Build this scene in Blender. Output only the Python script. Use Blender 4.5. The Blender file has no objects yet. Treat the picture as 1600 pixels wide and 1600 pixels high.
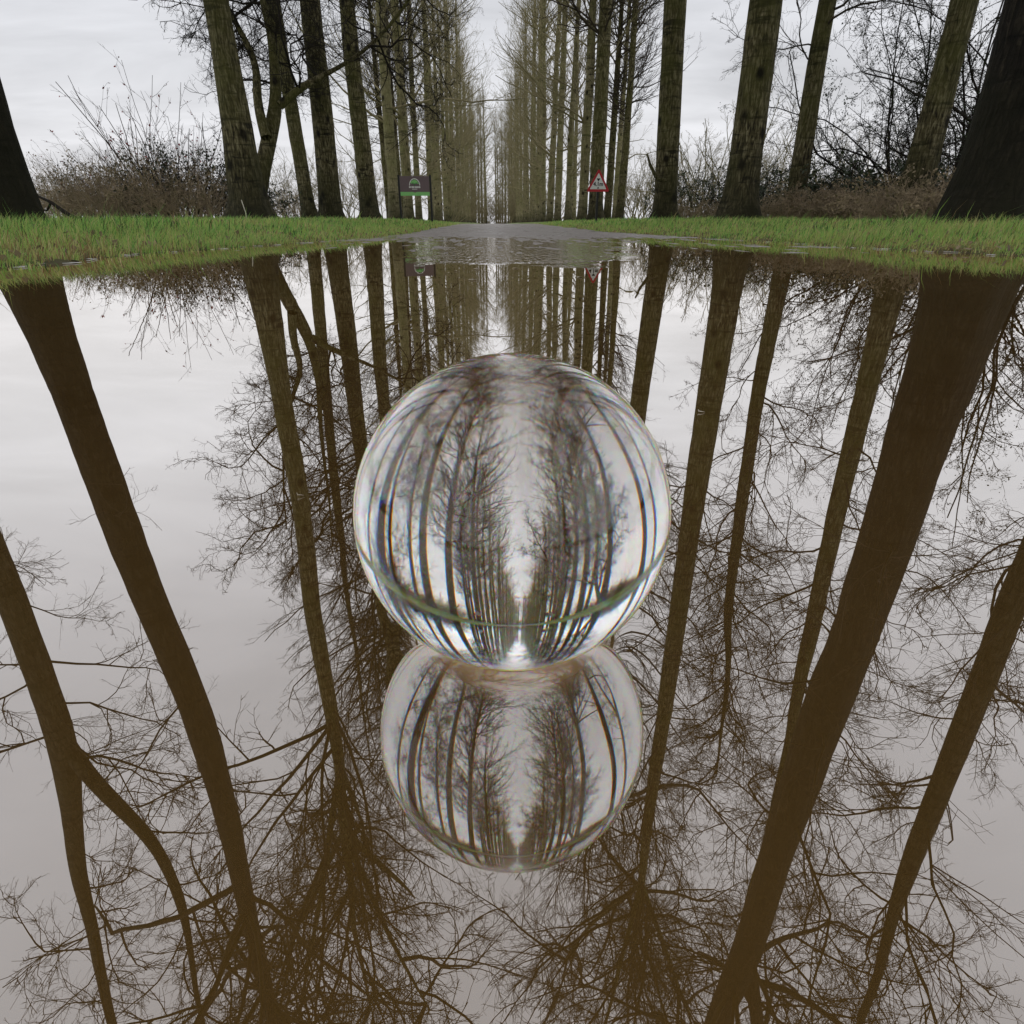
import bpy, math, random
import numpy as np
from mathutils import Vector, noise

R = math.radians
random.seed(5)
scene = bpy.context.scene
COL = scene.collection

# ------------------------------------------------------------------ camera
CAM_H = 0.130
F_PX = 949.0
PITCH = R(25.4)
YAW = math.atan(30 * math.cos(PITCH) / F_PX)
cam_d = bpy.data.cameras.new('camera')
cam_d.sensor_width = 36.0
cam_d.sensor_fit = 'HORIZONTAL'
cam_d.lens = 36.0 * F_PX / 1600.0
cam_d.clip_start = 0.01
cam_d.clip_end = 3000
cam = bpy.data.objects.new('camera', cam_d)
COL.objects.link(cam)
cam.location = (0, 0, CAM_H)
cam.rotation_euler = (R(90) - PITCH, 0, -YAW)
scene.camera = cam

# ------------------------------------------------------------------ world
world = bpy.data.worlds.new('World')
scene.world = world
world.use_nodes = True
wn = world.node_tree.nodes
wl = world.node_tree.links
wn.clear()
SUN_EL, SUN_AZ = R(89), R(8)          # azimuth from +Y towards +X


def wnode(t, **kw):
    n = wn.new(t)
    for k, v in kw.items():
        setattr(n, k, v)
    return n


w_out = wnode('ShaderNodeOutputWorld')
w_bg = wnode('ShaderNodeBackground')
w_bg.inputs['Strength'].default_value = 0.1
w_sky = wnode('ShaderNodeTexSky', sky_type='NISHITA', sun_disc=False)
w_sky.sun_elevation = SUN_EL
w_sky.sun_rotation = SUN_AZ
w_sky.air_density = 1.6
w_sky.dust_density = 3.0
w_tc = wnode('ShaderNodeTexCoord')
w_sep = wnode('ShaderNodeSeparateXYZ')
wl.new(w_tc.outputs['Generated'], w_sep.inputs[0])
# project the direction on a cloud layer
w_add = wnode('ShaderNodeMath', operation='ADD'); w_add.inputs[1].default_value = 0.16
w_abs = wnode('ShaderNodeMath', operation='ABSOLUTE')
wl.new(w_sep.outputs['Z'], w_abs.inputs[0]); wl.new(w_abs.outputs[0], w_add.inputs[0])
w_dx = wnode('ShaderNodeMath', operation='DIVIDE'); w_dy = wnode('ShaderNodeMath', operation='DIVIDE')
wl.new(w_sep.outputs['X'], w_dx.inputs[0]); wl.new(w_add.outputs[0], w_dx.inputs[1])
wl.new(w_sep.outputs['Y'], w_dy.inputs[0]); wl.new(w_add.outputs[0], w_dy.inputs[1])
w_cmb = wnode('ShaderNodeCombineXYZ')
wl.new(w_dx.outputs[0], w_cmb.inputs[0]); wl.new(w_dy.outputs[0], w_cmb.inputs[1])
w_map = wnode('ShaderNodeMapping'); w_map.inputs['Scale'].default_value = (0.7, 1.5, 1)
w_map.inputs['Rotation'].default_value = (0, 0, R(12))
wl.new(w_cmb.outputs[0], w_map.inputs[0])
w_noise = wnode('ShaderNodeTexNoise'); w_noise.inputs['Scale'].default_value = 1.3
w_noise.inputs['Detail'].default_value = 7; w_noise.inputs['Roughness'].default_value = 0.55
w_noise.inputs['Distortion'].default_value = 0.5
wl.new(w_map.outputs[0], w_noise.inputs['Vector'])
w_mr = wnode('ShaderNodeMapRange'); w_mr.inputs['From Min'].default_value = 0.3
w_mr.inputs['From Max'].default_value = 0.72
w_mr.inputs['To Min'].default_value = 0.78; w_mr.inputs['To Max'].default_value = 1.13
wl.new(w_noise.outputs['Fac'], w_mr.inputs['Value'])
# overcast brightness falls gently from the horizon to the zenith
w_ramp = wnode('ShaderNodeValToRGB')
cr = w_ramp.color_ramp
cr.elements[0].position = 0.0; cr.elements[0].color = (7.6, 7.6, 7.9, 1)
cr.elements[1].position = 1.0; cr.elements[1].color = (4.0, 3.85, 3.95, 1)
e = cr.elements.new(0.25); e.color = (6.9, 6.95, 7.3, 1)
e = cr.elements.new(0.6); e.color = (4.9, 4.8, 5.0, 1)
wl.new(w_abs.outputs[0], w_ramp.inputs['Fac'])
w_mul = wnode('ShaderNodeMix', data_type='RGBA', blend_type='MULTIPLY')
w_mul.inputs['Factor'].default_value = 1.0
wl.new(w_ramp.outputs['Color'], w_mul.inputs['A'])
wl.new(w_mr.outputs['Result'], w_mul.inputs['B'])
w_mix = wnode('ShaderNodeMix', data_type='RGBA')
w_mix.inputs['Factor'].default_value = 0.93
wl.new(w_sky.outputs['Color'], w_mix.inputs['A'])
wl.new(w_mul.outputs['Result'], w_mix.inputs['B'])
wl.new(w_mix.outputs['Result'], w_bg.inputs['Color'])
wl.new(w_bg.outputs[0], w_out.inputs['Surface'])

sun_d = bpy.data.lights.new('sun', 'SUN')
sun_d.energy = 0.8
sun_d.angle = R(179)
sun_d.color = (1.0, 0.97, 0.93)
sun = bpy.data.objects.new('sun', sun_d)
COL.objects.link(sun)
sd = Vector((math.sin(SUN_AZ) * math.cos(SUN_EL), math.cos(SUN_AZ) * math.cos(SUN_EL), math.sin(SUN_EL)))
sun.rotation_euler = sd.to_track_quat('Z', 'Y').to_euler()

scene.view_settings.view_transform = 'Standard'
scene.view_settings.look = 'None'
scene.view_settings.exposure = 0.2
scene.view_settings.gamma = 1.0
scene.view_settings.use_curve_mapping = False
scene.render.engine = 'CYCLES'
cy = scene.cycles
cy.max_bounces = 14
cy.transmission_bounces = 12
cy.glossy_bounces = 8
cy.diffuse_bounces = 2
cy.transparent_max_bounces = 8
cy.use_denoising = True

# ------------------------------------------------------------------ pixel rays of the photograph, used to measure the place
FW = np.array([math.sin(YAW) * math.cos(PITCH), math.cos(YAW) * math.cos(PITCH), -math.sin(PITCH)])
RT = np.array([math.cos(YAW), -math.sin(YAW), 0.0])
UP = np.cross(RT, FW)


def ray(px, py):
    return FW + (px - 800) / F_PX * RT - (py - 800) / F_PX * UP


def mirrored(px, py, y, w=0):
    """height and side offset of a point standing at distance y, measured from its reflection"""
    d = ray(px, py)
    t = y / d[1]
    return (d[0] * t, y, -(CAM_H + d[2] * t)), w * 0.5 / F_PX * t


def direct(px, py, y, w=0):
    d = ray(px, py)
    t = y / d[1]
    return (d[0] * t, y, CAM_H + d[2] * t), w * 0.5 / F_PX * t


# ------------------------------------------------------------------ object helpers
def tag(o, label=None, cat=None, group=None, kind=None):
    if label: o['label'] = label
    if cat: o['category'] = cat
    if group: o['group'] = group
    if kind: o['kind'] = kind
    return o


def link(o, parent=None):
    COL.objects.link(o)
    if parent is not None:
        o.parent = parent
    return o


def empty(name, loc=(0, 0, 0), rz=0.0):
    o = bpy.data.objects.new(name, None)
    o.empty_display_size = 0.2
    o.location = loc
    o.rotation_euler = (0, 0, rz)
    return link(o)


def mesh_np(name, V, Q, mat=None, smooth=True, attr=None, tri=False):
    V = np.ascontiguousarray(V, dtype=np.float32); Q = np.ascontiguousarray(Q, dtype=np.int32)
    k = Q.shape[1]
    me = bpy.data.meshes.new(name)
    me.vertices.add(len(V)); me.vertices.foreach_set('co', V.ravel())
    me.loops.add(Q.size); me.loops.foreach_set('vertex_index', Q.ravel())
    me.polygons.add(len(Q))
    me.polygons.foreach_set('loop_start', np.arange(0, Q.size, k, dtype=np.int32))
    me.polygons.foreach_set('loop_total', np.full(len(Q), k, dtype=np.int32))
    me.polygons.foreach_set('use_smooth', np.full(len(Q), smooth, dtype=bool))
    me.update(calc_edges=True)
    if attr is not None:
        a = me.attributes.new('tint', 'FLOAT', 'POINT')
        a.data.foreach_set('value', np.ascontiguousarray(attr, dtype=np.float32))
    if mat is not None:
        me.materials.append(mat)
    return me


def obj(name, me, parent=None, loc=None):
    o = bpy.data.objects.new(name, me)
    if loc is not None:
        o.location = loc
    return link(o, parent)


def mesh_py(name, verts, faces, mat, smooth=False):
    me = bpy.data.meshes.new(name)
    me.from_pydata([tuple(v) for v in verts], [], faces)
    me.update()
    if smooth:
        me.polygons.foreach_set('use_smooth', [True] * len(me.polygons))
    me.materials.append(mat)
    return me


def copy_tree(root, loc, rz, scale=1.0, label=None, group=None):
    r = root.copy(); COL.objects.link(r)
    r.location = loc; r.rotation_euler = (random.gauss(0, .012), random.gauss(0, .012), rz); r.scale = (scale, scale, scale)
    if label: r['label'] = label
    if group: r['group'] = group
    for ch in root.children:
        c = ch.copy(); COL.objects.link(c); c.parent = r
    return r


# ------------------------------------------------------------------ materials
def material(name):
    m = bpy.data.materials.new(name)
    m.use_nodes = True
    nt = m.node_tree
    nt.nodes.clear()
    out = nt.nodes.new('ShaderNodeOutputMaterial')
    return m, nt, out


def N(nt, t, **kw):
    n = nt.nodes.new(t)
    for k, v in kw.items():
        if k in ('op', 'operation'):
            n.operation = v
        elif hasattr(n, k):
            setattr(n, k, v)
        else:
            n.inputs[k.replace('_', ' ')].default_value = v
    return n


def ramp(nt, stops):
    n = nt.nodes.new('ShaderNodeValToRGB')
    c = n.color_ramp
    c.elements[0].position = stops[0][0]; c.elements[0].color = (*stops[0][1], 1)
    c.elements[1].position = stops[-1][0]; c.elements[1].color = (*stops[-1][1], 1)
    for p, col in stops[1:-1]:
        e = c.elements.new(p); e.color = (*col, 1)
    return n


def simple_mat(name, col, rough=0.7, metal=0.0, noise_amt=0.15, scale=30, spec=0.5):
    m, nt, out = material(name)
    b = N(nt, 'ShaderNodeBsdfPrincipled', Roughness=rough, Metallic=metal)
    b.inputs['Specular IOR Level'].default_value = spec
    tc = N(nt, 'ShaderNodeTexCoord')
    n = N(nt, 'ShaderNodeTexNoise', Scale=scale, Detail=4.0)
    nt.links.new(tc.outputs['Object'], n.inputs['Vector'])
    r = ramp(nt, [(0.3, tuple(c * (1 - noise_amt) for c in col)), (0.7, tuple(min(1, c * (1 + noise_amt)) for c in col))])
    nt.links.new(n.outputs['Fac'], r.inputs['Fac'])
    nt.links.new(r.outputs['Color'], b.inputs['Base Color'])
    nt.links.new(b.outputs[0], out.inputs['Surface'])
    return m


def bark_mat(name, c_dark, c_mid, c_light, c_moss, moss=0.5, bump=1.0, foot_shade=True):
    m, nt, out = material(name)
    L = nt.links.new
    b = N(nt, 'ShaderNodeBsdfPrincipled', Roughness=0.85)
    b.inputs['Specular IOR Level'].default_value = 0.25
    tc = N(nt, 'ShaderNodeTexCoord')
    mp = N(nt, 'ShaderNodeMapping'); mp.inputs['Scale'].default_value = (10, 10, 2.0)
    L(tc.outputs['Object'], mp.inputs[0])
    fis = N(nt, 'ShaderNodeTexNoise', Scale=3.0, Detail=6.0, Roughness=0.65, Distortion=0.6)
    L(mp.outputs[0], fis.inputs['Vector'])
    mp2 = N(nt, 'ShaderNodeMapping'); mp2.inputs['Scale'].default_value = (1.0, 1.0, 6.5)
    L(tc.outputs['Object'], mp2.inputs[0])
    ring = N(nt, 'ShaderNodeTexNoise', Scale=1.7, Detail=5.0, Roughness=0.6, Distortion=0.8)
    L(mp2.outputs[0], ring.inputs['Vector'])
    patch = N(nt, 'ShaderNodeTexNoise', Scale=1.1, Detail=5.0, Roughness=0.6)
    L(tc.outputs['Object'], patch.inputs['Vector'])
    base = ramp(nt, [(0.36, c_dark), (0.5, c_mid), (0.66, c_light)])
    L(fis.outputs['Fac'], base.inputs['Fac'])
    rr = ramp(nt, [(0.36, (0.12, 0.12, 0.12)), (0.42, (0.6, 0.6, 0.6)), (0.5, (1, 1, 1))])
    L(ring.outputs['Fac'], rr.inputs['Fac'])
    mul = N(nt, 'ShaderNodeMix', data_type='RGBA', blend_type='MULTIPLY'); mul.inputs['Factor'].default_value = 0.9
    L(base.outputs['Color'], mul.inputs['A']); L(rr.outputs['Color'], mul.inputs['B'])
    pr = ramp(nt, [(0.42, (0, 0, 0)), (0.62, (moss, moss, moss))])
    L(patch.outputs['Fac'], pr.inputs['Fac'])
    mm = N(nt, 'ShaderNodeMix', data_type='RGBA')
    L(pr.outputs['Color'], mm.inputs['Factor']); L(mul.outputs['Result'], mm.inputs['A'])
    mm.inputs['B'].default_value = (*c_moss, 1)
    kn = N(nt, 'ShaderNodeTexVoronoi', Scale=2.3)
    mpk = N(nt, 'ShaderNodeMapping'); mpk.inputs['Scale'].default_value = (1.0, 1.0, 0.75)
    L(tc.outputs['Object'], mpk.inputs[0]); L(mpk.outputs[0], kn.inputs['Vector'])
    kr = ramp(nt, [(0.10, (0.1, 0.09, 0.07)), (0.22, (1, 1, 1))])
    L(kn.outputs['Distance'], kr.inputs['Fac'])
    mk = N(nt, 'ShaderNodeMix', data_type='RGBA', blend_type='MULTIPLY'); mk.inputs['Factor'].default_value = 1.0
    L(mm.outputs['Result'], mk.inputs['A']); L(kr.outputs['Color'], mk.inputs['B'])
    last = mk.outputs['Result']
    if foot_shade:      # shade at the trunk foot painted into the bark, ragged by noise
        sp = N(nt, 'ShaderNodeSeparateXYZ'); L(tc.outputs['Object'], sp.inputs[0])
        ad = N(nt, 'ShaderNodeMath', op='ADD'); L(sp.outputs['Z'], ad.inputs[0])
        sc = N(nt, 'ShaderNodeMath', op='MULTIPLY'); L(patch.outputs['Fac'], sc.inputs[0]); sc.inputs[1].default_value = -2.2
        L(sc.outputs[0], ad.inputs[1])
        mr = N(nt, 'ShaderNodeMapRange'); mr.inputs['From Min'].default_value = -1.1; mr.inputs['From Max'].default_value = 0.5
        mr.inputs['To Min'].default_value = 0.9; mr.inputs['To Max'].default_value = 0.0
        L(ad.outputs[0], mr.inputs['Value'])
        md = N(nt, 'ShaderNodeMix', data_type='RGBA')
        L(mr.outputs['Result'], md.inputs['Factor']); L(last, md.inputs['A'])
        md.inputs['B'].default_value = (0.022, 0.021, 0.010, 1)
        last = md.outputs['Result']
    L(last, b.inputs['Base Color'])
    hs = N(nt, 'ShaderNodeMath', op='MULTIPLY'); L(ring.outputs['Fac'], hs.inputs[0]); hs.inputs[1].default_value = 0.5
    ha = N(nt, 'ShaderNodeMath', op='ADD'); L(fis.outputs['Fac'], ha.inputs[0]); L(hs.outputs[0], ha.inputs[1])
    bp = N(nt, 'ShaderNodeBump', Strength=0.9 * bump, Distance=0.05)
    L(ha.outputs[0], bp.inputs['Height']); L(bp.outputs[0], b.inputs['Normal'])
    L(b.outputs[0], out.inputs['Surface'])
    return m


M_BARK = bark_mat('poplar_bark', (0.022, 0.018, 0.010), (0.125, 0.106, 0.050), (0.36, 0.32, 0.19), (0.105, 0.104, 0.026), 0.7, 1.6)
M_BARK_DARK = bark_mat('edge_darkened_bark', (0.005, 0.004, 0.003), (0.013, 0.010, 0.007), (0.05, 0.04, 0.028), (0.014, 0.014, 0.006), 0.4, 1.3)  # lens falloff at the frame edges put into the bark colour
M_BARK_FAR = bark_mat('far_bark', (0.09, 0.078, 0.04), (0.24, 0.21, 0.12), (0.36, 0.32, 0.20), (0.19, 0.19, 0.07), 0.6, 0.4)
M_BARK_DARKER = bark_mat('darker_bark', (0.012, 0.010, 0.006), (0.06, 0.048, 0.028), (0.13, 0.11, 0.07), (0.045, 0.045, 0.018), 0.6, 1.3)  # darker, browner bark for the outer trees
M_TWIG = simple_mat('twig_bark', (0.055, 0.042, 0.032), 0.8, scale=4, noise_amt=0.35, spec=0.2)
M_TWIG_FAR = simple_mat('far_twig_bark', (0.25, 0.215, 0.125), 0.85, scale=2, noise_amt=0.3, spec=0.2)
M_TWIG_BROWN = simple_mat('bramble_stem', (0.31, 0.245, 0.165), 0.85, scale=3, noise_amt=0.4, spec=0.2)
M_TWIG_DARK = simple_mat('dark_twig_bark', (0.022, 0.018, 0.014), 0.85, scale=3, noise_amt=0.3, spec=0.2)
M_LEAF = simple_mat('evergreen_leaf', (0.028, 0.045, 0.016), 0.5, scale=2, noise_amt=0.4)
M_LEAF_DEAD = simple_mat('dead_leaf', (0.235, 0.185, 0.11), 0.7, scale=3, noise_amt=0.5)
M_HIP = simple_mat('red_berry', (0.32, 0.03, 0.035), 0.4)


def grass_mat():
    m, nt, out = material('grass_blades')
    L = nt.links.new
    at = N(nt, 'ShaderNodeAttribute', attribute_name='tint')
    r = ramp(nt, [(0.0, (0.34, 0.23, 0.11)), (0.10, (0.70, 0.63, 0.32)), (0.26, (0.54, 0.60, 0.18)),
                  (0.52, (0.36, 0.60, 0.14)), (0.80, (0.24, 0.52, 0.13)), (1.0, (0.04, 0.09, 0.025))])
    L(at.outputs['Fac'], r.inputs['Fac'])
    d = N(nt, 'ShaderNodeBsdfPrincipled', Roughness=0.55)
    d.inputs['Specular IOR Level'].default_value = 0.3
    t = N(nt, 'ShaderNodeBsdfTranslucent')
    L(r.outputs['Color'], d.inputs['Base Color']); L(r.outputs['Color'], t.inputs['Color'])
    mx = N(nt, 'ShaderNodeMixShader'); mx.inputs[0].default_value = 0.45
    L(d.outputs[0], mx.inputs[1]); L(t.outputs[0], mx.inputs[2]); L(mx.outputs[0], out.inputs['Surface'])
    return m


def ground_mat():
    m, nt, out = material('verge_turf')
    L = nt.links.new
    tc = N(nt, 'ShaderNodeTexCoord')
    a = N(nt, 'ShaderNodeTexNoise', Scale=1.3, Detail=8.0, Roughness=0.7)
    c = N(nt, 'ShaderNodeTexNoise', Scale=28.0, Detail=6.0, Roughness=0.75)
    L(tc.outputs['Object'], a.inputs['Vector']); L(tc.outputs['Object'], c.inputs['Vector'])
    r1 = ramp(nt, [(0.3, (0.11, 0.19, 0.04)), (0.5, (0.20, 0.30, 0.06)), (0.7, (0.30, 0.31, 0.10))])
    L(a.outputs['Fac'], r1.inputs['Fac'])
    r2 = ramp(nt, [(0.35, (0.25, 0.22, 0.18)), (0.6, (1.1, 1.1, 1.0))])
    L(c.outputs['Fac'], r2.inputs['Fac'])
    mul = N(nt, 'ShaderNodeMix', data_type='RGBA', blend_type='MULTIPLY'); mul.inputs['Factor'].default_value = 0.85
    L(r1.outputs['Color'], mul.inputs['A']); L(r2.outputs['Color'], mul.inputs['B'])
    # bare mud right at the water's edge
    sp = N(nt, 'ShaderNodeSeparateXYZ'); L(tc.outputs['Object'], sp.inputs[0])
    mr = N(nt, 'ShaderNodeMapRange'); mr.inputs['From Min'].default_value = 0.006; mr.inputs['From Max'].default_value = 0.03
    L(sp.outputs['Z'], mr.inputs['Value'])
    mx = N(nt, 'ShaderNodeMix', data_type='RGBA')
    L(mr.outputs['Result'], mx.inputs['Factor']); mx.inputs['A'].default_value = (0.11, 0.10, 0.045, 1)
    L(mul.outputs['Result'], mx.inputs['B'])
    b = N(nt, 'ShaderNodeBsdfPrincipled', Roughness=0.9)
    L(mx.outputs['Result'], b.inputs['Base Color'])
    bp = N(nt, 'ShaderNodeBump', Strength=0.8, Distance=0.03)
    L(c.outputs['Fac'], bp.inputs['Height']); L(bp.outputs[0], b.inputs['Normal'])
    L(b.outputs[0], out.inputs['Surface'])
    return m


def road_mat():
    m, nt, out = material('wet_asphalt')
    L = nt.links.new
    tc = N(nt, 'ShaderNodeTexCoord')
    v = N(nt, 'ShaderNodeTexVoronoi', Scale=90.0)
    a = N(nt, 'ShaderNodeTexNoise', Scale=1.6, Detail=7.0, Roughness=0.65)
    L(tc.outputs['Object'], v.inputs['Vector']); L(tc.outputs['Object'], a.inputs['Vector'])
    r = ramp(nt, [(0.0, (0.22, 0.21, 0.20)), (1.0, (0.42, 0.40, 0.385))])
    L(v.outputs['Color'], r.inputs['Fac'])
    r2 = ramp(nt, [(0.35, (0.6, 0.58, 0.55)), (0.65, (1.05, 1.0, 1.0))])
    L(a.outputs['Fac'], r2.inputs['Fac'])
    mul = N(nt, 'ShaderNodeMix', data_type='RGBA', blend_type='MULTIPLY'); mul.inputs['Factor'].default_value = 1
    L(r.outputs['Color'], mul.inputs['A']); L(r2.outputs['Color'], mul.inputs['B'])
    b = N(nt, 'ShaderNodeBsdfPrincipled', Roughness=0.42)
    L(mul.outputs['Result'], b.inputs['Base Color'])
    rr = ramp(nt, [(0.4, (0.25, 0.25, 0.25)), (0.62, (0.6, 0.6, 0.6))])
    L(a.outputs['Fac'], rr.inputs['Fac']); L(rr.outputs['Color'], b.inputs['Roughness'])
    bp = N(nt, 'ShaderNodeBump', Strength=0.6, Distance=0.006)
    L(v.outputs['Distance'], bp.inputs['Height']); L(bp.outputs[0], b.inputs['Normal'])
    L(b.outputs[0], out.inputs['Surface'])
    return m


BALL_XY = (3.559 * 0.05 * math.sin(YAW), 3.559 * 0.05 * math.cos(YAW))


def water_mat():
    m, nt, out = material('muddy_flood_water')
    L = nt.links.new
    tc = N(nt, 'ShaderNodeTexCoord')
    lw = N(nt, 'ShaderNodeLayerWeight', Blend=0.5)
    pw = N(nt, 'ShaderNodeMath', op='POWER'); pw.inputs[1].default_value = 1.15
    L(lw.outputs['Facing'], pw.inputs[0])
    mr = N(nt, 'ShaderNodeMapRange'); mr.inputs['To Min'].default_value = 0.34; mr.inputs['To Max'].default_value = 0.80
    L(pw.outputs[0], mr.inputs['Value'])
    nz = N(nt, 'ShaderNodeTexNoise', Scale=3.0, Detail=3.0)
    L(tc.outputs['Object'], nz.inputs['Vector'])
    r = ramp(nt, [(0.3, (0.145, 0.082, 0.021)), (0.7, (0.172, 0.100, 0.030))])
    L(nz.outputs['Fac'], r.inputs['Fac'])
    # tan glow of light focused by the ball, painted into the water colour
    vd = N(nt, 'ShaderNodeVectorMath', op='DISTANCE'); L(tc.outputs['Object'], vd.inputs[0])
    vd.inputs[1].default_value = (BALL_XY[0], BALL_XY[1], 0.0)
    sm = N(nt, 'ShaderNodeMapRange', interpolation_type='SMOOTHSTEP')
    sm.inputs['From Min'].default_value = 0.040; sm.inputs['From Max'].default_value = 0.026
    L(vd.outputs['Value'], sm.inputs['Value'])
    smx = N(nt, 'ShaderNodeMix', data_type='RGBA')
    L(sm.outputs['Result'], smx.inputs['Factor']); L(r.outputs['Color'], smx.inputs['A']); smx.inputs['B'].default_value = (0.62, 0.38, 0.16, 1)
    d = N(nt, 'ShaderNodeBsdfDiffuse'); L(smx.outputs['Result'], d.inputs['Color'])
    g = N(nt, 'ShaderNodeBsdfGlossy', Roughness=0.0); g.inputs['Color'].default_value = (0.97, 0.96, 0.955, 1)
    # faint ripples, stronger over the shallow film in front of the dry road
    mp = N(nt, 'ShaderNodeMapping'); mp.inputs['Scale'].default_value = (1.0, 0.55, 1)
    L(tc.outputs['Object'], mp.inputs[0])
    n1 = N(nt, 'ShaderNodeTexNoise', Scale=9.0, Detail=2.0)
    n2 = N(nt, 'ShaderNodeTexNoise', Scale=42.0, Detail=3.0)
    mp3 = N(nt, 'ShaderNodeMapping'); mp3.inputs['Scale'].default_value = (1.0, 0.2, 1)
    L(tc.outputs['Object'], mp3.inputs[0])
    L(mp.outputs[0], n1.inputs['Vector']); L(mp3.outputs[0], n2.inputs['Vector'])
    sp = N(nt, 'ShaderNodeSeparateXYZ'); L(tc.outputs['Object'], sp.inputs[0])
    def M(op, a, b):
        n = N(nt, 'ShaderNodeMath', op=op)
        for k, q in enumerate((a, b)):
            if isinstance(q, (int, float)): n.inputs[k].default_value = q
            else: L(q, n.inputs[k])
        return n.outputs[0]

    def SM(v, lo, hi):
        n = N(nt, 'ShaderNodeMapRange', interpolation_type='SMOOTHSTEP')
        n.inputs['From Min'].default_value = lo; n.inputs['From Max'].default_value = hi
        L(v, n.inputs['Value'])
        return n.outputs['Result']
    # wind ruffles the shallow film in front of the dry road: ragged patch widening away from the ball
    edge = N(nt, 'ShaderNodeTexNoise', Scale=2.6, Detail=5.0)
    L(tc.outputs['Object'], edge.inputs['Vector'])
    en = M('SUBTRACT', edge.outputs['Fac'], 0.5)
    yy = M('ADD', sp.outputs['Y'], M('MULTIPLY', en, 1.6))
    f1 = SM(yy, 2.25, 2.6)
    cx = M('SUBTRACT', sp.outputs['X'], M('MULTIPLY', sp.outputs['Y'], 0.035))
    q = M('DIVIDE', M('ABSOLUTE', cx, 0.0), sp.outputs['Y'])
    q = M('ADD', q, M('MULTIPLY', en, 0.12))
    f2 = SM(q, 0.175, 0.10)
    ff = N(nt, 'ShaderNodeMath', op='MULTIPLY'); L(f1, ff.inputs[0]); L(f2, ff.inputs[1])
    h2 = N(nt, 'ShaderNodeMath', op='MULTIPLY'); L(n2.outputs['Fac'], h2.inputs[0]); L(ff.outputs[0], h2.inputs[1])
    h2s = N(nt, 'ShaderNodeMath', op='MULTIPLY'); L(h2.outputs[0], h2s.inputs[0]); h2s.inputs[1].default_value = 3.6
    h1 = N(nt, 'ShaderNodeMath', op='MULTIPLY'); L(n1.outputs['Fac'], h1.inputs[0]); h1.inputs[1].default_value = 0.03
    hh = N(nt, 'ShaderNodeMath', op='ADD'); L(h1.outputs[0], hh.inputs[0]); L(h2s.outputs[0], hh.inputs[1])
    bp = N(nt, 'ShaderNodeBump', Strength=1.0, Distance=0.004)
    L(hh.outputs[0], bp.inputs['Height']); L(bp.outputs[0], g.inputs['Normal'])
    mx = N(nt, 'ShaderNodeMixShader'); L(mr.outputs['Result'], mx.inputs[0])
    L(d.outputs[0], mx.inputs[1]); L(g.outputs[0], mx.inputs[2]); L(mx.outputs[0], out.inputs['Surface'])
    return m


def glass_mat():
    m, nt, out = material('clear_glass')
    # crown glass: the index rises from red to blue
    prev = None
    for col, ior in (((0.985, 0, 0, 1), 1.5135), ((0, 0.99, 0, 1), 1.520), ((0, 0, 0.985, 1), 1.527)):
        g = N(nt, 'ShaderNodeBsdfGlass', Roughness=0.0, IOR=ior)
        g.inputs['Color'].default_value = col
        if prev is None:
            prev = g.outputs[0]
        else:
            ad = N(nt, 'ShaderNodeAddShader')
            nt.links.new(prev, ad.inputs[0]); nt.links.new(g.outputs[0], ad.inputs[1]); prev = ad.outputs[0]
    g = N(nt, 'ShaderNodeBsdfGlass', Roughness=0.0, IOR=1.52)
    g.inputs['Color'].default_value = (0.985, 0.99, 0.985, 1)
    geo = N(nt, 'ShaderNodeNewGeometry')
    mx = N(nt, 'ShaderNodeMixShader')
    nt.links.new(geo.outputs['Backfacing'], mx.inputs[0])
    nt.links.new(g.outputs[0], mx.inputs[1]); nt.links.new(prev, mx.inputs[2])
    nt.links.new(mx.outputs[0], out.inputs['Surface'])
    return m


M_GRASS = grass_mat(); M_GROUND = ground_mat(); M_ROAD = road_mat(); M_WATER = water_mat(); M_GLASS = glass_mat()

# ------------------------------------------------------------------ terrain
ROAD_C, ROAD_HALF = 0.35, 1.95


def sstep(a, b, x):
    t = np.clip((x - a) / (b - a), 0, 1)
    return t * t * (3 - 2 * t)


def vnoise(x, y, s, seed=0.0):
    """cheap smooth value noise on arrays, -1..1"""
    x = np.asarray(x, float) * s + 17.3 + seed * 3.7; y = np.asarray(y, float) * s + 5.1 + seed * 9.1
    xi = np.floor(x); yi = np.floor(y); fx = x - xi; fy = y - yi
    fx = fx * fx * (3 - 2 * fx); fy = fy * fy * (3 - 2 * fy)

    def h(a, b):
        v = np.sin(a * 127.1 + b * 311.7 + seed * 13.7) * 43758.5453
        return (v - np.floor(v)) * 2 - 1
    return (h(xi, yi) * (1 - fx) + h(xi + 1, yi) * fx) * (1 - fy) + (h(xi, yi + 1) * (1 - fx) + h(xi + 1, yi + 1) * fx) * fy


def road_z(x, y):
    ya = np.where(y < 0, -y - 3.0, y)
    z = np.interp(ya, [-3, 1.9, 3.2, 5.0, 7.0, 9, 15, 38, 60, 400], [-.016, -.012, -.0034, -.0022, .0012, .008, .032, .118, .110, .06])
    return z


def edge_l(y):      # left and right waterlines of the verge
    return np.interp(y, [-8, 1, 2, 3, 5, 7, 9, 14, 30], [-1.75, -1.58, -1.62, -1.58, -1.42, -1.25, -1.2, -1.35, -1.6]) + 0.13 * vnoise(y, y * 0, 1.1, 3) + 0.06 * vnoise(y, y * 0, 3.3, 4) + 0.03 * vnoise(y, y * 0, 9, 5)


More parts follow.
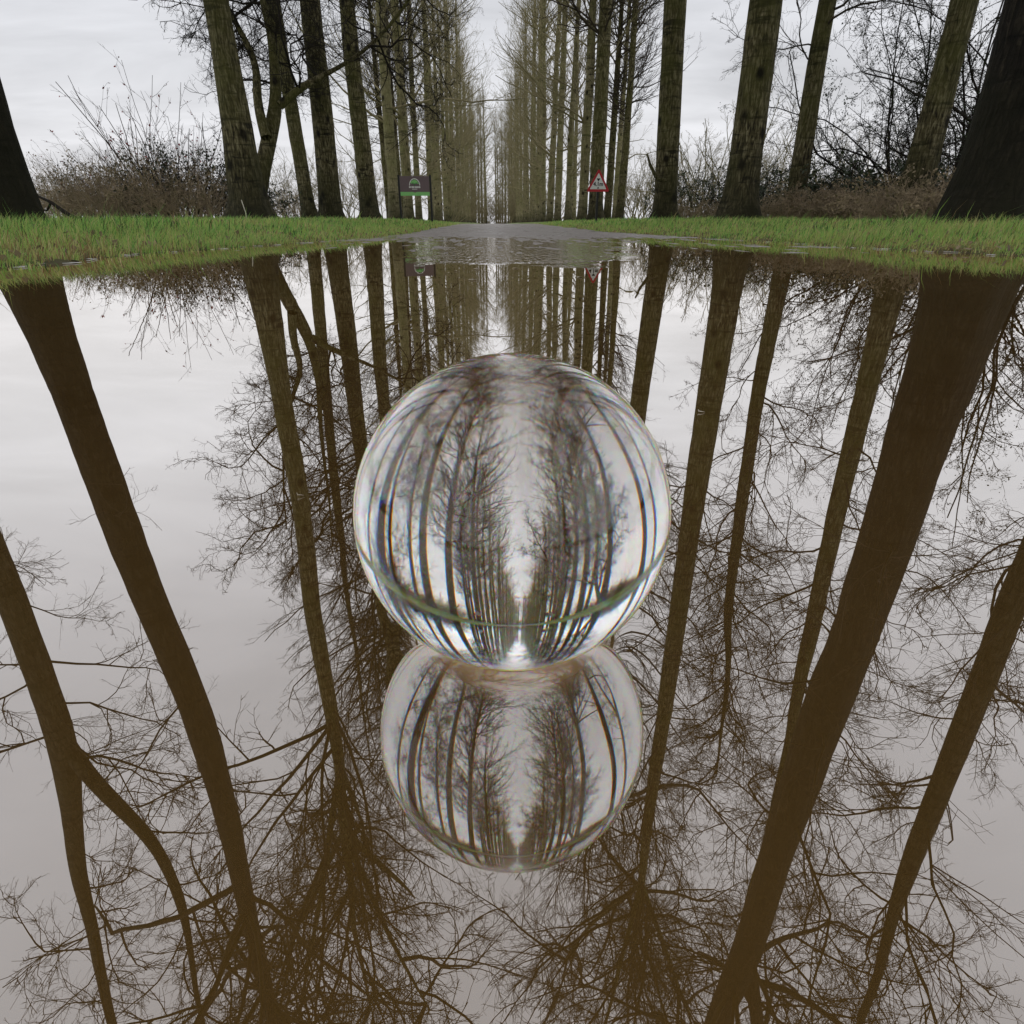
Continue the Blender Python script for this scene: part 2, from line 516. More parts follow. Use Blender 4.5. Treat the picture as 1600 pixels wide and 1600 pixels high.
def edge_r(y):
    return np.interp(y, [-8, 1, 3, 4, 5.5, 8, 11, 16, 30], [2.4, 2.3, 2.26, 2.2, 2.1, 2.0, 1.75, 1.9, 2.25]) + 0.13 * vnoise(y, y * 0 + 9, 1.2, 7) + 0.06 * vnoise(y, y * 0, 3.1, 9) + 0.03 * vnoise(y, y * 0, 8, 8)


def ground_z(x, y):
    dl = edge_l(y) - x; dr = x - edge_r(y)
    d = np.maximum(dl, dr)
    base = np.maximum(0.0, road_z(x, y))
    top = np.interp(y, [-20, 0, 6, 12, 30, 60, 400], [.11, .085, .118, .15, .17, .19, .22])
    side = np.where(d > 0, 0.012 * sstep(0.0, 0.05, d) + 0.028 * sstep(0.0, 0.35, d) + (top - 0.04) * sstep(0.1, 1.7, d), 0)
    z = np.where(d > 0, np.minimum(base, 0.06) + side, -0.05 * sstep(0, 0.10, -d) + np.maximum(road_z(x, y), 0) * 0.9)
    z = z + np.where(d > 0, (0.010 * vnoise(x, y, 3.1, 1) + 0.006 * vnoise(x, y, 9, 2)) * sstep(0, 0.4, d), 0)
    z = z + 0.25 * sstep(14, 60, np.abs(x)) * 0.6
    return z


def spaced(lo, hi, c, fine, n):
    u = np.linspace(-1, 1, n)
    s = np.sinh(u * fine) / np.sinh(fine)
    return np.where(s < 0, c + s * (c - lo), c + s * (hi - c))


def grid_mesh(name, xs, ys, zf, mat):
    X, Y = np.meshgrid(xs, ys)
    Z = zf(X, Y)
    V = np.stack([X.ravel(), Y.ravel(), Z.ravel()], 1)
    nx, ny = len(xs), len(ys)
    i = np.arange(nx * ny).reshape(ny, nx)
    Q = np.stack([i[:-1, :-1].ravel(), i[:-1, 1:].ravel(), i[1:, 1:].ravel(), i[1:, :-1].ravel()], 1)
    return mesh_np(name, V, Q, mat)


gx = np.concatenate([-np.geomspace(900, 6, 40), np.linspace(-5.8, -2.4, 30), np.linspace(-2.3, -0.9, 60),
                     np.linspace(-0.8, 1.5, 8), np.linspace(1.6, 3.2, 70), np.linspace(3.3, 6.6, 28), np.geomspace(7, 900, 40)])
gy = np.concatenate([-np.geomspace(900, 9, 30), np.linspace(-8.5, 0.5, 50), np.linspace(0.6, 9, 110), np.linspace(9.1, 30, 50), np.geomspace(31, 1500, 50)])
tag(obj('ground', grid_mesh('ground', gx, gy, ground_z, M_GROUND)), kind='structure')


def road_zf(x, y):
    z = road_z(x, y)
    near = sstep(2.2, 2.7, y) * (1 - sstep(8, 11, y))
    lump = 0.0014 * vnoise(x, y, 1.1, 11) + 0.0014 * vnoise(x, y, 4, 12) + 0.0030 * vnoise(x, y * .16, 15, 13) + 0.0026 * vnoise(x, y * .16, 34, 14)
    return z + lump * near - 0.03 * sstep(1.7, 2.6, np.abs(x - ROAD_C)) * (1 - sstep(6, 12, y)) \
        + 0.008 * np.cos((x - ROAD_C) / 2.3 * 1.5) * sstep(10, 20, y)


rx = np.linspace(ROAD_C - 2.3, ROAD_C + 2.3, 210)
ry = np.concatenate([[-120, -60, -30, -15, -8, -4, -1, 1, 1.8], np.linspace(2.0, 8, 210), np.linspace(8.1, 14, 60), np.geomspace(14.5, 260, 60)])
tag(obj('road', grid_mesh('road', rx, ry, road_zf, M_ROAD)), kind='structure')

# ------------------------------------------------------------------ flood water, with the meniscus that climbs the glass ball
BALL_R = 0.05
BALL_C = Vector((3.559 * BALL_R * math.sin(YAW), 3.559 * BALL_R * math.cos(YAW), 0.91 * BALL_R))


def water_mesh():
    seg = 192
    # meniscus: contact ring on the sphere, height decays with the capillary length
    zc = 0.0031
    rc = math.sqrt(BALL_R ** 2 - (BALL_C.z - zc) ** 2)
    rad = list(rc - 0.0004 + np.concatenate([np.linspace(0, 0.016, 40), np.geomspace(0.018, 0.08, 14)]))
    rad += list(np.geomspace(0.12, 30, 26))
    a = np.linspace(0, 2 * math.pi, seg, endpoint=False)
    V = []
    for r_ in rad:
        z = zc * 1.12 * math.exp(-(r_ - rc) / 0.0036) if r_ < 0.1 else 0.0
        V.append(np.stack([BALL_C.x + r_ * np.cos(a), BALL_C.y + r_ * np.sin(a), np.full(seg, z)], 1))
    V = np.concatenate(V)
    i = np.arange(len(rad) * seg).reshape(len(rad), seg)
    j = np.roll(i, -1, axis=1)
    Q = np.stack([i[:-1].ravel(), i[1:].ravel(), j[1:].ravel(), j[:-1].ravel()], 1)
    return mesh_np('water', V, Q, M_WATER)


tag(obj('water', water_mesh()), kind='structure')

# silt pressed against the underside of the ball, below the waterline
silt_V = []; segs = 64
cap = math.acos((BALL_C.z - 0.0031) / BALL_R) + 0.02
rings = 10
for k in range(rings + 1):
    th = cap * k / rings
    for s in range(segs):
        p = 2 * math.pi * s / segs
        rr_ = BALL_R + 0.0004
        silt_V.append((BALL_C.x + rr_ * math.sin(th) * math.cos(p), BALL_C.y + rr_ * math.sin(th) * math.sin(p), BALL_C.z - rr_ * math.cos(th)))
silt_Q = [(k * segs + s, k * segs + (s + 1) % segs, (k + 1) * segs + (s + 1) % segs, (k + 1) * segs + s) for k in range(rings) for s in range(segs)]
M_SILT = simple_mat('wet_silt', (0.20, 0.125, 0.06), 0.6)
tag(obj('silt', mesh_py('silt', silt_V, silt_Q, M_SILT, True)), kind='structure')


def ball_mesh():
    nu, nv = 256, 128
    V = [(0, 0, BALL_R)]
    for k in range(1, nv):
        th = math.pi * k / nv
        for s in range(nu):
            p = 2 * math.pi * s / nu
            V.append((BALL_R * math.sin(th) * math.cos(p), BALL_R * math.sin(th) * math.sin(p), BALL_R * math.cos(th)))
    V.append((0, 0, -BALL_R))
    F = [(0, 1 + s, 1 + (s + 1) % nu) for s in range(nu)]
    for k in range(nv - 2):
        b = 1 + k * nu
        F += [(b + s, b + nu + s, b + nu + (s + 1) % nu, b + (s + 1) % nu) for s in range(nu)]
    b = 1 + (nv - 2) * nu
    F += [(b + s, len(V) - 1, b + (s + 1) % nu) for s in range(nu)]
    return mesh_py('glass_ball', V, F, M_GLASS, True)


ball = obj('glass_ball', ball_mesh(), loc=BALL_C)
tag(ball, 'clear glass ball sitting in the flood water, showing the avenue upside down', 'glass ball')


# ------------------------------------------------------------------ tube builder (vectorised)
def unit(v):
    return v / np.maximum(np.linalg.norm(v, axis=-1, keepdims=True), 1e-9)


def tubes(P, Rr, m):
    """P (n,s,3) centre lines, Rr (n,s) radii -> V, Q"""
    n, s, _ = P.shape
    T = np.empty_like(P)
    T[:, 1:-1] = P[:, 2:] - P[:, :-2]; T[:, 0] = P[:, 1] - P[:, 0]; T[:, -1] = P[:, -1] - P[:, -2]
    T = unit(T)
    avg = unit(P[:, -1] - P[:, 0])
    ref = np.where(np.abs(avg[:, 2:3]) < 0.8, np.array([[0, 0, 1.0]]), np.array([[1.0, 0, 0]]))
    U = unit(ref[:, None, :] - T * (T * ref[:, None, :]).sum(-1, keepdims=True))
    W = np.cross(T, U)
    a = np.linspace(0, 2 * math.pi, m, endpoint=False)
    V = P[:, :, None, :] + Rr[:, :, None, None] * (U[:, :, None, :] * np.cos(a)[None, None, :, None] + W[:, :, None, :] * np.sin(a)[None, None, :, None])
    idx = np.arange(n * s * m).reshape(n, s, m)
    j = np.roll(idx, -1, axis=2)
    Q = np.stack([idx[:, :-1].ravel(), j[:, :-1].ravel(), j[:, 1:].ravel(), idx[:, 1:].ravel()], 1)
    return V.reshape(-1, 3), Q


def join(parts):
    Vs, Qs, o = [], [], 0
    for V, Q in parts:
        Vs.append(V); Qs.append(Q + o); o += len(V)
    return np.concatenate(Vs), np.concatenate(Qs)


def grow(rng, P, Rr, k, t0, t1, length, ang, segs, wig, trop, r_min, r_frac=0.55, r_max=1.0, r_tip=0.35):
    """children of centre lines P: k each, between t0 and t1"""
    n, s, _ = P.shape
    pi = np.repeat(np.arange(n), k)
    t = rng.uniform(t0, t1, len(pi))
    f = t * (s - 1); i0 = np.minimum(f.astype(int), s - 2); fr = (f - i0)[:, None]
    base = P[pi, i0] * (1 - fr) + P[pi, i0 + 1] * fr
    tan = unit(P[pi, i0 + 1] - P[pi, i0])
    rb = Rr[pi, i0] * (1 - fr[:, 0]) + Rr[pi, i0 + 1] * fr[:, 0]
    side = unit(np.cross(tan, rng.normal(size=tan.shape)))
    A = rng.uniform(ang[0], ang[1], len(pi))[:, None]
    d = tan * np.cos(A) + side * np.sin(A)
    Lp = np.linalg.norm(np.diff(P, axis=1), axis=2).sum(1)[pi]
    Ln = length(Lp, t) * rng.uniform(0.65, 1.3, len(pi))
    out = [base]
    p = base
    for q in range(segs):
        d = unit(d + rng.normal(scale=wig, size=d.shape) + np.array([0, 0, trop]))
        p = p + d * (Ln / segs)[:, None]
        out.append(p)
    C = np.stack(out, 1)
    r0 = np.clip(rb * r_frac, r_min, r_max)
    rr = r0[:, None] * np.linspace(1, r_tip, segs + 1)[None]
    return C, np.maximum(rr, r_min * 0.6)


def resample(pts, rad, step):
    pts = np.array(pts, float); rad = np.array(rad, float)
    d = np.concatenate([[0], np.cumsum(np.linalg.norm(np.diff(pts, axis=0), axis=1))])
    n = max(4, int(d[-1] / step) + 1)
    u = np.linspace(0, d[-1], n)
    P = np.stack([np.interp(u, d, pts[:, k]) for k in range(3)], 1)
    Q = P.copy()
    for _ in range(int(14 if step < 0.2 else 7 if step < .3 else 3)):
        Q[1:-1] = (Q[:-2] + 2 * Q[1:-1] + Q[2:]) / 4
    r = np.interp(u, d, rad)
    r2 = r.copy()
    for _ in range(5):
        r2[1:-1] = (r2[:-2] + 2 * r2[1:-1] + r2[2:]) / 4
    return Q, r2


def trunk_tube(pts, rad, rng, m=24, flare=0.9, step=0.16, sink=0.25):
    """one stem, root flare with buttress lobes at its foot"""
    P, r = resample(pts, rad, step)
    z0 = P[0, 2]
    V, Q = tubes(P[None], r[None], m)
    V = V.reshape(len(P), m, 3)
    a = np.linspace(0, 2 * math.pi, m, endpoint=False)
    ph = rng.uniform(0, 6.28, 4)
    h = P[:, 2] - z0
    if flare > 0:
        lob = 1 + 0.22 * np.cos(3 * a + ph[0]) + 0.18 * np.cos(5 * a + ph[1]) + 0.10 * np.cos(8 * a + ph[3])
        k = 1 + flare * np.exp(-np.maximum(h, 0) / 0.24)[:, None] * lob[None] + 0.10 * np.exp(-h / 1.5)[:, None] * np.cos(4 * a + ph[2])[None]
    else:
        k = np.ones((len(P), m))
    # lumps, ridges and old branch scars
    A, H = np.meshgrid(a, h)
    k = k * (1 + 0.045 * vnoise(A * 1.6, H * 1.3, 1.0, ph[0]) + 0.03 * vnoise(A * 3.2, H * 4.0, 1.0, ph[1]) + 0.022 * vnoise(np.round(A * m / 6.28) * 0.9, H * 0.8, 1.0, ph[2]))
    V = P[:, None, :] + (V - P[:, None, :]) * k[:, :, None]
    return V.reshape(-1, 3), Q


def limbs_from(rng, stems, n, z_lo, ang_lo, ang_hi, len_lo, len_hi, segs=8, wig=0.16, trop=0.05, r_cap=0.06, r_min=0.012, z_bias=1.0):
    """main limbs round the given stems [(P, r)], angles measured from the stem"""
    Ps, Rs, Ts = [], [], []
    allz = [P[:, 2].max() for P, _ in stems]
    ztop = max(allz)
    w = np.array([max(0.1, P[-1, 2] - max(z_lo, P[0, 2])) for P, _ in stems]); w /= w.sum()
    for _ in range(n):
        P, r = stems[rng.choice(len(stems), p=w)]
        lo = max(z_lo, P[0, 2] + 0.1)
        z = lo + (P[-1, 2] - lo) * rng.uniform(0, 1) ** z_bias
        i = min(np.searchsorted(P[:, 2], z), len(P) - 2)
        base = P[i]; tan = unit(P[i + 1] - P[max(i - 1, 0)])
        rel = np.clip((z - z_lo) / max(ztop - z_lo, 0.1), 0, 1)
        ang = ang_lo + (ang_hi - ang_lo) * rel + rng.uniform(-0.18, 0.18)
        side = unit(np.cross(tan, rng.normal(size=3)))
        d = tan * math.cos(ang) + side * math.sin(ang)
        L = (len_lo + (len_hi - len_lo) * rel) * rng.uniform(0.5, 1.25)
        r0 = min(max(r[i] * rng.uniform(0.3, 0.55), r_min), r_cap) * (0.6 + 0.4 * L / max(len_lo, len_hi))
        pts = [base]; p = base
        for q in range(segs):
            d = unit(d + rng.normal(scale=wig, size=3) + np.array([0, 0, trop]))
            p = p + d * L / segs
            pts.append(p)
        Ps.append(pts); Rs.append(r0 * np.linspace(1, 0.28, segs + 1))
    return np.array(Ps), np.array(Rs)


def twig_levels(rng, LP, LR, k=(7, 6, 4), wig=(0.2, 0.26, 0.3), trop=(0.04, 0.0, 0.03), ang=(0.45, 1.1),
                lf=(0.5, 0.42, 0.42), segs=(5, 4, 2), rmin=(0.008, 0.0048, 0.0032)):
    parts = []
    P, r = LP, LR
    for lv in range(len(k)):
        P, r = grow(rng, P, r, k[lv], 0.12, 1.0, (lambda f: (lambda L, t: L * f * (1.15 - 0.7 * t)))(lf[lv]), ang, segs[lv], wig[lv], trop[lv], rmin[lv], 0.6, r_max=0.02)
        parts.append(tubes(P, r, 4 if lv == 0 else 3))
    return join(parts)


def extend(pts, rad, rng, top, lean=(0, 0), n=7, r_top=0.02):
    """carry a measured stem on to its tip"""
    p = np.array(pts[-1], float); q = np.array(pts[-2], float)
    d = unit(p - q); r0 = rad[-1]
    h = top - p[2]
    if h <= 0.5:
        return pts, rad
    pts = list(pts); rad = list(rad)
    for i in range(1, n + 1):
        d = unit(d + np.array([lean[0], lean[1], 0.25]) + rng.normal(scale=0.06, size=3))
        p = p + d * (h / n)
        pts.append(tuple(p)); rad.append(r0 + (r_top - r0) * i / n)
    return pts, rad


def rs_(n):
    return np.random.default_rng(n)


POOLS = {}


def limb_pool(kind, count, seed, wig, trop, k, ang, mat, droop=0.0, r0=0.021, segs=9):
    """a few different whole limbs, 3 m long, growing along +X, shared by all the trees"""
    out = []
    for c in range(count):
        rng = rs_(seed + c)
        d = np.array([1.0, 0, 0]); p = np.zeros(3); pts = [p]
        for q in range(segs):
            d = unit(d + rng.normal(scale=wig, size=3) + np.array([0, 0, trop - droop * q / segs]))
            p = p + d * 3.0 / segs
            pts.append(p)
        P = np.array(pts)[None]; r = (r0 * np.linspace(1, 0.25, segs + 1))[None]
        parts = [tubes(P, r, 6)]
        for lv in range(len(k)):
            P2, r2 = grow(rng, P, r, k[lv], 0.1 if lv else 0.16, 1.0, (lambda f: (lambda L, t: L * f * (1.2 - 0.75 * t)))((0.55, 0.46, 0.42)[lv]), ang,
                          (6, 4, 2)[lv], wig * (1.15, 1.5, 1.7)[lv], (trop * .7, trop * .3, 0.0)[lv] - droop * .15, (.0095, .0052, .0032)[lv], 0.6, r_max=.018)
            parts.append(tubes(P2, r2, 4 if lv == 0 else 3))
            P, r = P2, r2
        V, Q = join(parts)
        out.append(mesh_np('limb', V, Q, mat))
    POOLS[kind] = out


limb_pool('up', 6, 300, 0.12, 0.06, (9, 7, 4), (0.4, 0.95), M_TWIG, r0=.030)
limb_pool('spread', 6, 320, 0.19, 0.03, (9, 8, 4), (0.5, 1.15), M_TWIG, r0=.025)
limb_pool('shoot', 3, 340, 0.22, -0.03, (6, 4), (0.5, 1.1), M_TWIG, droop=.1, r0=.010)
limb_pool('oak', 4, 360, 0.30, 0.03, (11, 8, 5), (0.6, 1.2), M_TWIG_DARK, r0=.03)


def put_limb(rng, kind, base, d, L, root):
    o = bpy.data.objects.new('limb', POOLS[kind][rng.integers(len(POOLS[kind]))])
    d = Vector(d).normalized()
    yv = Vector((0, 0, 1)).cross(d)
    if yv.length < 0.05: yv = Vector((0, 1, 0))
    yv.normalize()
    from mathutils import Matrix, Quaternion
    zv = d.cross(yv)
    m = Matrix((d, yv, zv)).transposed()
    o.rotation_mode = 'QUATERNION'
    o.rotation_quaternion = Quaternion(d, rng.uniform(-.6, .6)) @ m.to_quaternion()
    s_ = L / 3.0
    o.scale = (s_, s_, s_); o.location = base
    link(o, root)


ROOTS = {}


def make_tree(label, base, stems, rng, limb_sets, twig, name='poplar_tree', cat='tree', bark=None, twig_mat=None,
              flare=0.9, separate=True, sides=24, group=None, step=0.16):
    """stems: list of (pts, radii) in world space; limb_sets: list of dicts for limbs_from"""
    bark = bark or M_BARK; twig_mat = twig_mat or M_TWIG
    root = empty(name, base)
    tag(root, label, cat, group)
    off = np.array(base)
    tv = []
    rs = []
    for k, (pts, rad) in enumerate(stems):
        pts = np.array(pts) - off
        rs.append(resample(pts, rad, 0.25))
        tv.append(trunk_tube(pts, rad, rng, m=sides if k == 0 else max(8, sides // 2), flare=flare if k == 0 else 0, step=step))
    V, Q = join(tv)
    obj('trunk', mesh_np('trunk', V, Q, bark), root)
    LPs, LRs = [], []
    for ls in limb_sets:
        idx = ls.pop('stems', None)
        src = rs if idx is None else [rs[i] for i in idx]
        kind = ls.pop('kind', 'spread')
        P, r = limbs_from(rng, src, **ls)
        if separate:
            for i in range(len(P)):
                L = np.linalg.norm(np.diff(P[i], axis=0), axis=1).sum()
                put_limb(rng, kind, P[i][0], P[i][1] - P[i][0], L, root)
        LPs.append(P); LRs.append(r)
    LP = np.concatenate(LPs); LR = np.concatenate(LRs)
    if not separate:
        V, Q = join([tubes(LP, LR, 5), twig_levels(rng, LP, LR, **twig)])
        obj('crown', mesh_np('crown', V, Q, twig_mat), root)
    return root


def measured(y, pts, base_r=None, drift=0.0):
    """stem centre line and radii from its reflection: [(px, py, width px)]"""
    P, Rr = [], []
    for i, (px, py, w) in enumerate(pts):
        p, r = mirrored(px, py, y + drift * i, w * 0.92)
        P.append(p); Rr.append(r)
    # foot on the ground under the lowest point, leaning as the stem does
    x0 = P[0][0] + (P[0][0] - P[1][0]) * (P[0][2] / max(P[1][2] - P[0][2], 0.3)) * 0.6
    g = float(ground_z(np.array(x0), np.array(y)))
    P.insert(0, (x0, y, g - 0.06)); Rr.insert(0, Rr[0] * 1.02)
    return P, Rr


def rs_(n):
    return np.random.default_rng(n)


def crown(z0, n=34, near=True, **kw):
    d = dict(n=n, z_lo=z0, ang_lo=1.25, ang_hi=0.55, len_lo=3.2, len_hi=2.2, wig=0.15, trop=0.05, r_cap=0.05)
    d.update(kw)
    return d


TW = dict(k=(7, 6, 4))

# --- left row, nearest tree
rng = rs_(1)
P, r = measured(6.0, [(52, 452, 82), (113, 610, 61), (189, 820, 56), (243, 960, 50), (312, 1120, 48), (358, 1280, 36), (391, 1440, 26), (431, 1600, 22)])
P, r = extend(P, r, rng, 20)
make_tree('tall dark poplar trunk at the left edge of the photo, on the near left verge', P[0], [(P, r)], rng,
          [dict(n=9, z_lo=1.8, ang_lo=1.2, ang_hi=0.9, len_lo=0.9, len_hi=1.8, kind='shoot'),
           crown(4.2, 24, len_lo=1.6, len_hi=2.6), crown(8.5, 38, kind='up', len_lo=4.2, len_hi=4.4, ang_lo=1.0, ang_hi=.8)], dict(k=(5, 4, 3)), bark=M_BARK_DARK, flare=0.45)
# --- outer left tree seen only mirrored in the water, forked
rng = rs_(2)
P, r = measured(6.6, [(-190, 435, 70), (-120, 610, 56), (-48, 785, 50), (29, 960, 42), (57, 1040, 41), (98, 1160, 44), (114, 1280, 28), (120, 1360, 24), (143, 1440, 18), (158, 1520, 16), (175, 1600, 14)])
P, r = extend(P, r, rng, 19)
P2 = [mirrored(px, py, 6.6 - 0.05 * i, w) for i, (px, py, w) in enumerate([(104, 1165, 26), (122, 1196, 23), (180, 1256, 21), (232, 1300, 18), (256, 1340, 16), (286, 1412, 14), (298, 1480, 9), (304, 1540, 8), (316, 1600, 6)])]
P2, r2 = [list(q) for q in zip(*P2)]
P2, r2 = extend(P2, r2, rng, 17)
make_tree('forked bare tree beyond the left edge, mirrored in the lower left corner of the water', P[0], [(P, r), (P2, r2)], rng,
          [crown(3.2, 55, len_lo=1.8, len_hi=2.4)], dict(k=(6, 5, 4)), bark=M_BARK_DARKER)
# --- left row, second tree
rng = rs_(3)
P, r = measured(11.9, [(409, 435, 50), (438, 610, 33), (470, 785, 30), (489, 960, 28), (519, 1120, 22), (531, 1200, 18), (538, 1300, 15)])
r[0] = r[1] * 1.05
stems = [extend(P, r, rng, 24)]
for k in range(5):
    a = k * 1.3 + 0.4
    b = np.array(P[-1 - (k % 2)])
    q = [tuple(b), tuple(b + [0.55 * math.cos(a), 0.55 * math.sin(a), 1.2]), tuple(b + [1.25 * math.cos(a), 1.25 * math.sin(a), 2.8])]
    stems.append(extend(q, [0.095, 0.085, 0.07], rng, 20 + k * 0.5, lean=(0.10 * math.cos(a), 0.10 * math.sin(a))))
make_tree('stout poplar with a wide dark root flare, first whole trunk from the left', P[0], stems, rng,
          [crown(4.5, 45, len_lo=1.7, len_hi=2.8), crown(10, 66, kind='up', ang_lo=0.9, ang_hi=0.75, len_lo=5.0, len_hi=4.8)], dict(k=(6, 6, 4)))
# --- right row, nearest tree
rng = rs_(4)
P, r = measured(5.5, [(1516, 435, 119), (1488, 540, 108), (1437, 680, 94), (1392, 820, 82), (1347, 960, 75), (1284, 1120, 70), (1231, 1280, 54), (1182, 1440, 46), (1158, 1510, 46), (1119, 1600, 34)])
P, r = extend(P, r, rng, 21)
b = [mirrored(px, py, 5.5, w) for px, py, w in [(1168, 1490, 26), (1172, 1530, 22), (1185, 1600, 20)]]
P2, r2 = [list(q) for q in zip(*b)]
P2, r2 = extend(P2, r2, rng, 20)
make_tree('huge dark poplar at the right edge, the thickest trunk, forking high up', P[0], [(P, r), (P2, r2)], rng,
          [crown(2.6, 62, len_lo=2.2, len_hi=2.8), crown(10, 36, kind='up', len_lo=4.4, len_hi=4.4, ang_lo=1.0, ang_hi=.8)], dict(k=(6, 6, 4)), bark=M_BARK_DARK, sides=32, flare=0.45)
# --- outer right tree, mirrored at the right edge
rng = rs_(5)
P, r = measured(6.3, [(1795, 450, 62), (1725, 610, 52), (1650, 785, 46), (1574, 960, 42), (1515, 1120, 37), (1465, 1240, 33), (1418, 1360, 28), (1392, 1440, 17), (1376, 1520, 14), (1344, 1600, 10)])
P, r = extend(P, r, rng, 19)
make_tree('bare tree beyond the right edge, mirrored along the lower right side of the water', P[0], [(P, r)], rng,
          [crown(2.4, 70, len_lo=2.2, len_hi=2.6)], dict(k=(6, 6, 4)), bark=M_BARK_DARKER)
# --- right row, second tree
rng = rs_(6)
P, r = measured(11.4, [(1138, 435, 48), (1111, 610, 44), (1084, 785, 35), (1060, 960, 30), (1038, 1120, 24), (1013, 1280, 18), (1002, 1380, 12)])
r[0] = r[1] * 1.1
stems = [extend(P, r, rng, 25)]
for k in range(4):
    a = k * 1.6 + 0.9
    b = np.array(P[-1])
    q = [tuple(b), tuple(b + [0.5 * math.cos(a), 0.5 * math.sin(a), 1.2]), tuple(b + [1.2 * math.cos(a), 1.2 * math.sin(a), 2.8])]
    stems.append(extend(q, [0.08, 0.07, 0.06], rng, 24, lean=(0.1 * math.cos(a), 0.1 * math.sin(a))))
make_tree('broad pale poplar trunk with dark root flare, next but two from the right edge', P[0], stems, rng,
          [crown(3.0, 75, len_lo=2.2, len_hi=3.0), crown(12, 58, kind='up', ang_lo=0.9, ang_hi=0.75, len_lo=5.0, len_hi=4.8)], dict(k=(6, 6, 4)), flare=0.75)
# --- tree behind the big right one
rng = rs_(7)
P, r = measured(10.0, [(1395, 435, 46), (1353, 610, 33), (1310, 785, 29), (1273, 960, 26), (1246, 1080, 20), (1233, 1160, 15), (1205, 1280, 10)])
P, r = extend(P, r, rng, 17)
make_tree('leaning greenish poplar trunk rising from the thicket, just left of the huge dark one', P[0], [(P, r)], rng,
          [crown(2.8, 60, len_lo=2.4, len_hi=2.4, trop=0.02)], dict(k=(6, 5, 4)), flare=0.5)
rng = rs_(8)
P, r = measured(14.0, [(1220, 435, 28), (1185, 610, 23), (1159, 785, 20), (1136, 960, 14), (1138, 1040, 9)])
P, r = extend(P, r, rng, 16)
make_tree('slim leaning poplar standing in the bracken, between the broad pale trunk and the hawthorn', P[0], [(P, r)], rng,
          [crown(2.6, 80, len_lo=3.0, len_hi=2.4, trop=0.02)], dict(k=(6, 5, 4)), flare=0.5)
# --- outer left, slimmer
rng = rs_(9)
P, r = measured(22.0, [(494, 435, 21), (509, 610, 17), (526, 785, 14), (535, 855, 10)])
P, r = extend(P, r, rng, 25)
make_tree('slim poplar trunk between the two stout trunks on the left verge', P[0], [(P, r)], rng,
          [crown(4, 70, len_lo=3.0, len_hi=2.8)], dict(k=(6, 5, 3)), flare=0.6)
# --- gnarled oak behind the second left tree
rng = rs_(10)
YO = 15.0
def dstem(pts):
    b = [direct(px, py, YO + 0.12 * i, w) for i, (px, py, w) in enumerate(pts)]
    return [list(q) for q in zip(*b)]
s1 = dstem([(400, 347, 30), (404, 300, 26), (414, 240, 24), (428, 190, 22), (438, 160, 18), (425, 110, 15), (431, 60, 13), (412, 20, 11), (405, -30, 9)])
s2 = dstem([(416, 215, 17), (407, 180, 15), (392, 150, 14), (404, 130, 13), (409, 105, 11), (392, 75, 10), (368, 40, 8), (352, 5, 7)])
s3 = dstem([(437, 165, 13), (462, 140, 11), (478, 128, 10), (500, 120, 8), (522, 112, 6)])
stems = [extend(*s1, rng, 8.5), extend(*s2, rng, 8), extend(*s3, rng, 7)]
make_tree('gnarled crooked oak with twisting limbs, behind the first stout trunk on the left', s1[0][0], stems, rng,
          [dict(n=80, z_lo=2.4, ang_lo=1.2, ang_hi=0.9, len_lo=2.4, len_hi=2.8, wig=0.32, trop=0.02, kind='oak')],
          dict(k=(7, 6, 4), wig=(0.32, 0.34, 0.34), ang=(0.5, 1.2)), name='oak_tree', flare=0.4, sides=16)


# ------------------------------------------------------------------ avenue trees farther off
def avenue_proto(seed, H, r0, clean, name='poplar_tree', n=60, k=(5, 5, 3), up=0.45, far=False, feather=0):
    rng = rs_(seed)
    pts = [(0, 0, -0.15)]; x = y = 0.0; lx, ly = rng.normal(scale=0.012, size=2)
    for i in range(1, 13):
        z = H * i / 12
        x += lx * H / 12 + rng.normal(scale=0.03); y += ly * H / 12 + rng.normal(scale=0.03)
        pts.append((x, y, z))
    rad = [r0 * (1 - 0.93 * (i / 12) ** 1.1) for i in range(13)]
    sets = [crown(clean, n, ang_lo=1.15, ang_hi=up, len_lo=4.4 if far else 3.8, len_hi=4.2 if far else 5.8, wig=0.16, trop=0.07, r_cap=0.045)]
    if feather:      # upright shoots all the way down the trunk
        sets.append(dict(n=feather, z_lo=0.8, ang_lo=0.6, ang_hi=0.4, len_lo=1.9, len_hi=2.4, wig=0.10, trop=0.30, r_cap=0.03, r_min=0.012, z_bias=1.2))
    return make_tree('bare poplar in the avenue', (0, 0, 0), [(pts, rad)], rng, sets,
                     dict(k=k, wig=(0.12, 0.15, 0.2), trop=(0.16, 0.1, 0.06), ang=(0.35, 0.95), rmin=(0.01, 0.006, 0.004) if far else (0.008, 0.006, 0.0042),
                          segs=(4, 3, 2), lf=(0.5, 0.42, 0.42)),
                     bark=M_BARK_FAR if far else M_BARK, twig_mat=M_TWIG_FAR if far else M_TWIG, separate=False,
                     sides=16, flare=0.7, step=0.4)


mid = [avenue_proto(21, 24, 0.29, 5.0, n=105, k=(7, 6, 3), up=0.95), avenue_proto(22, 25, 0.28, 5.5, n=105, k=(7, 6, 3), up=0.95)]
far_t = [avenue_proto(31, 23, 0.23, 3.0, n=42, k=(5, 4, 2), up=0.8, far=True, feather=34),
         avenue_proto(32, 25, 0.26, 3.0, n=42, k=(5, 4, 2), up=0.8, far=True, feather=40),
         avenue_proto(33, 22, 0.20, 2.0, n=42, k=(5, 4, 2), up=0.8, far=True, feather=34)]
used = {}


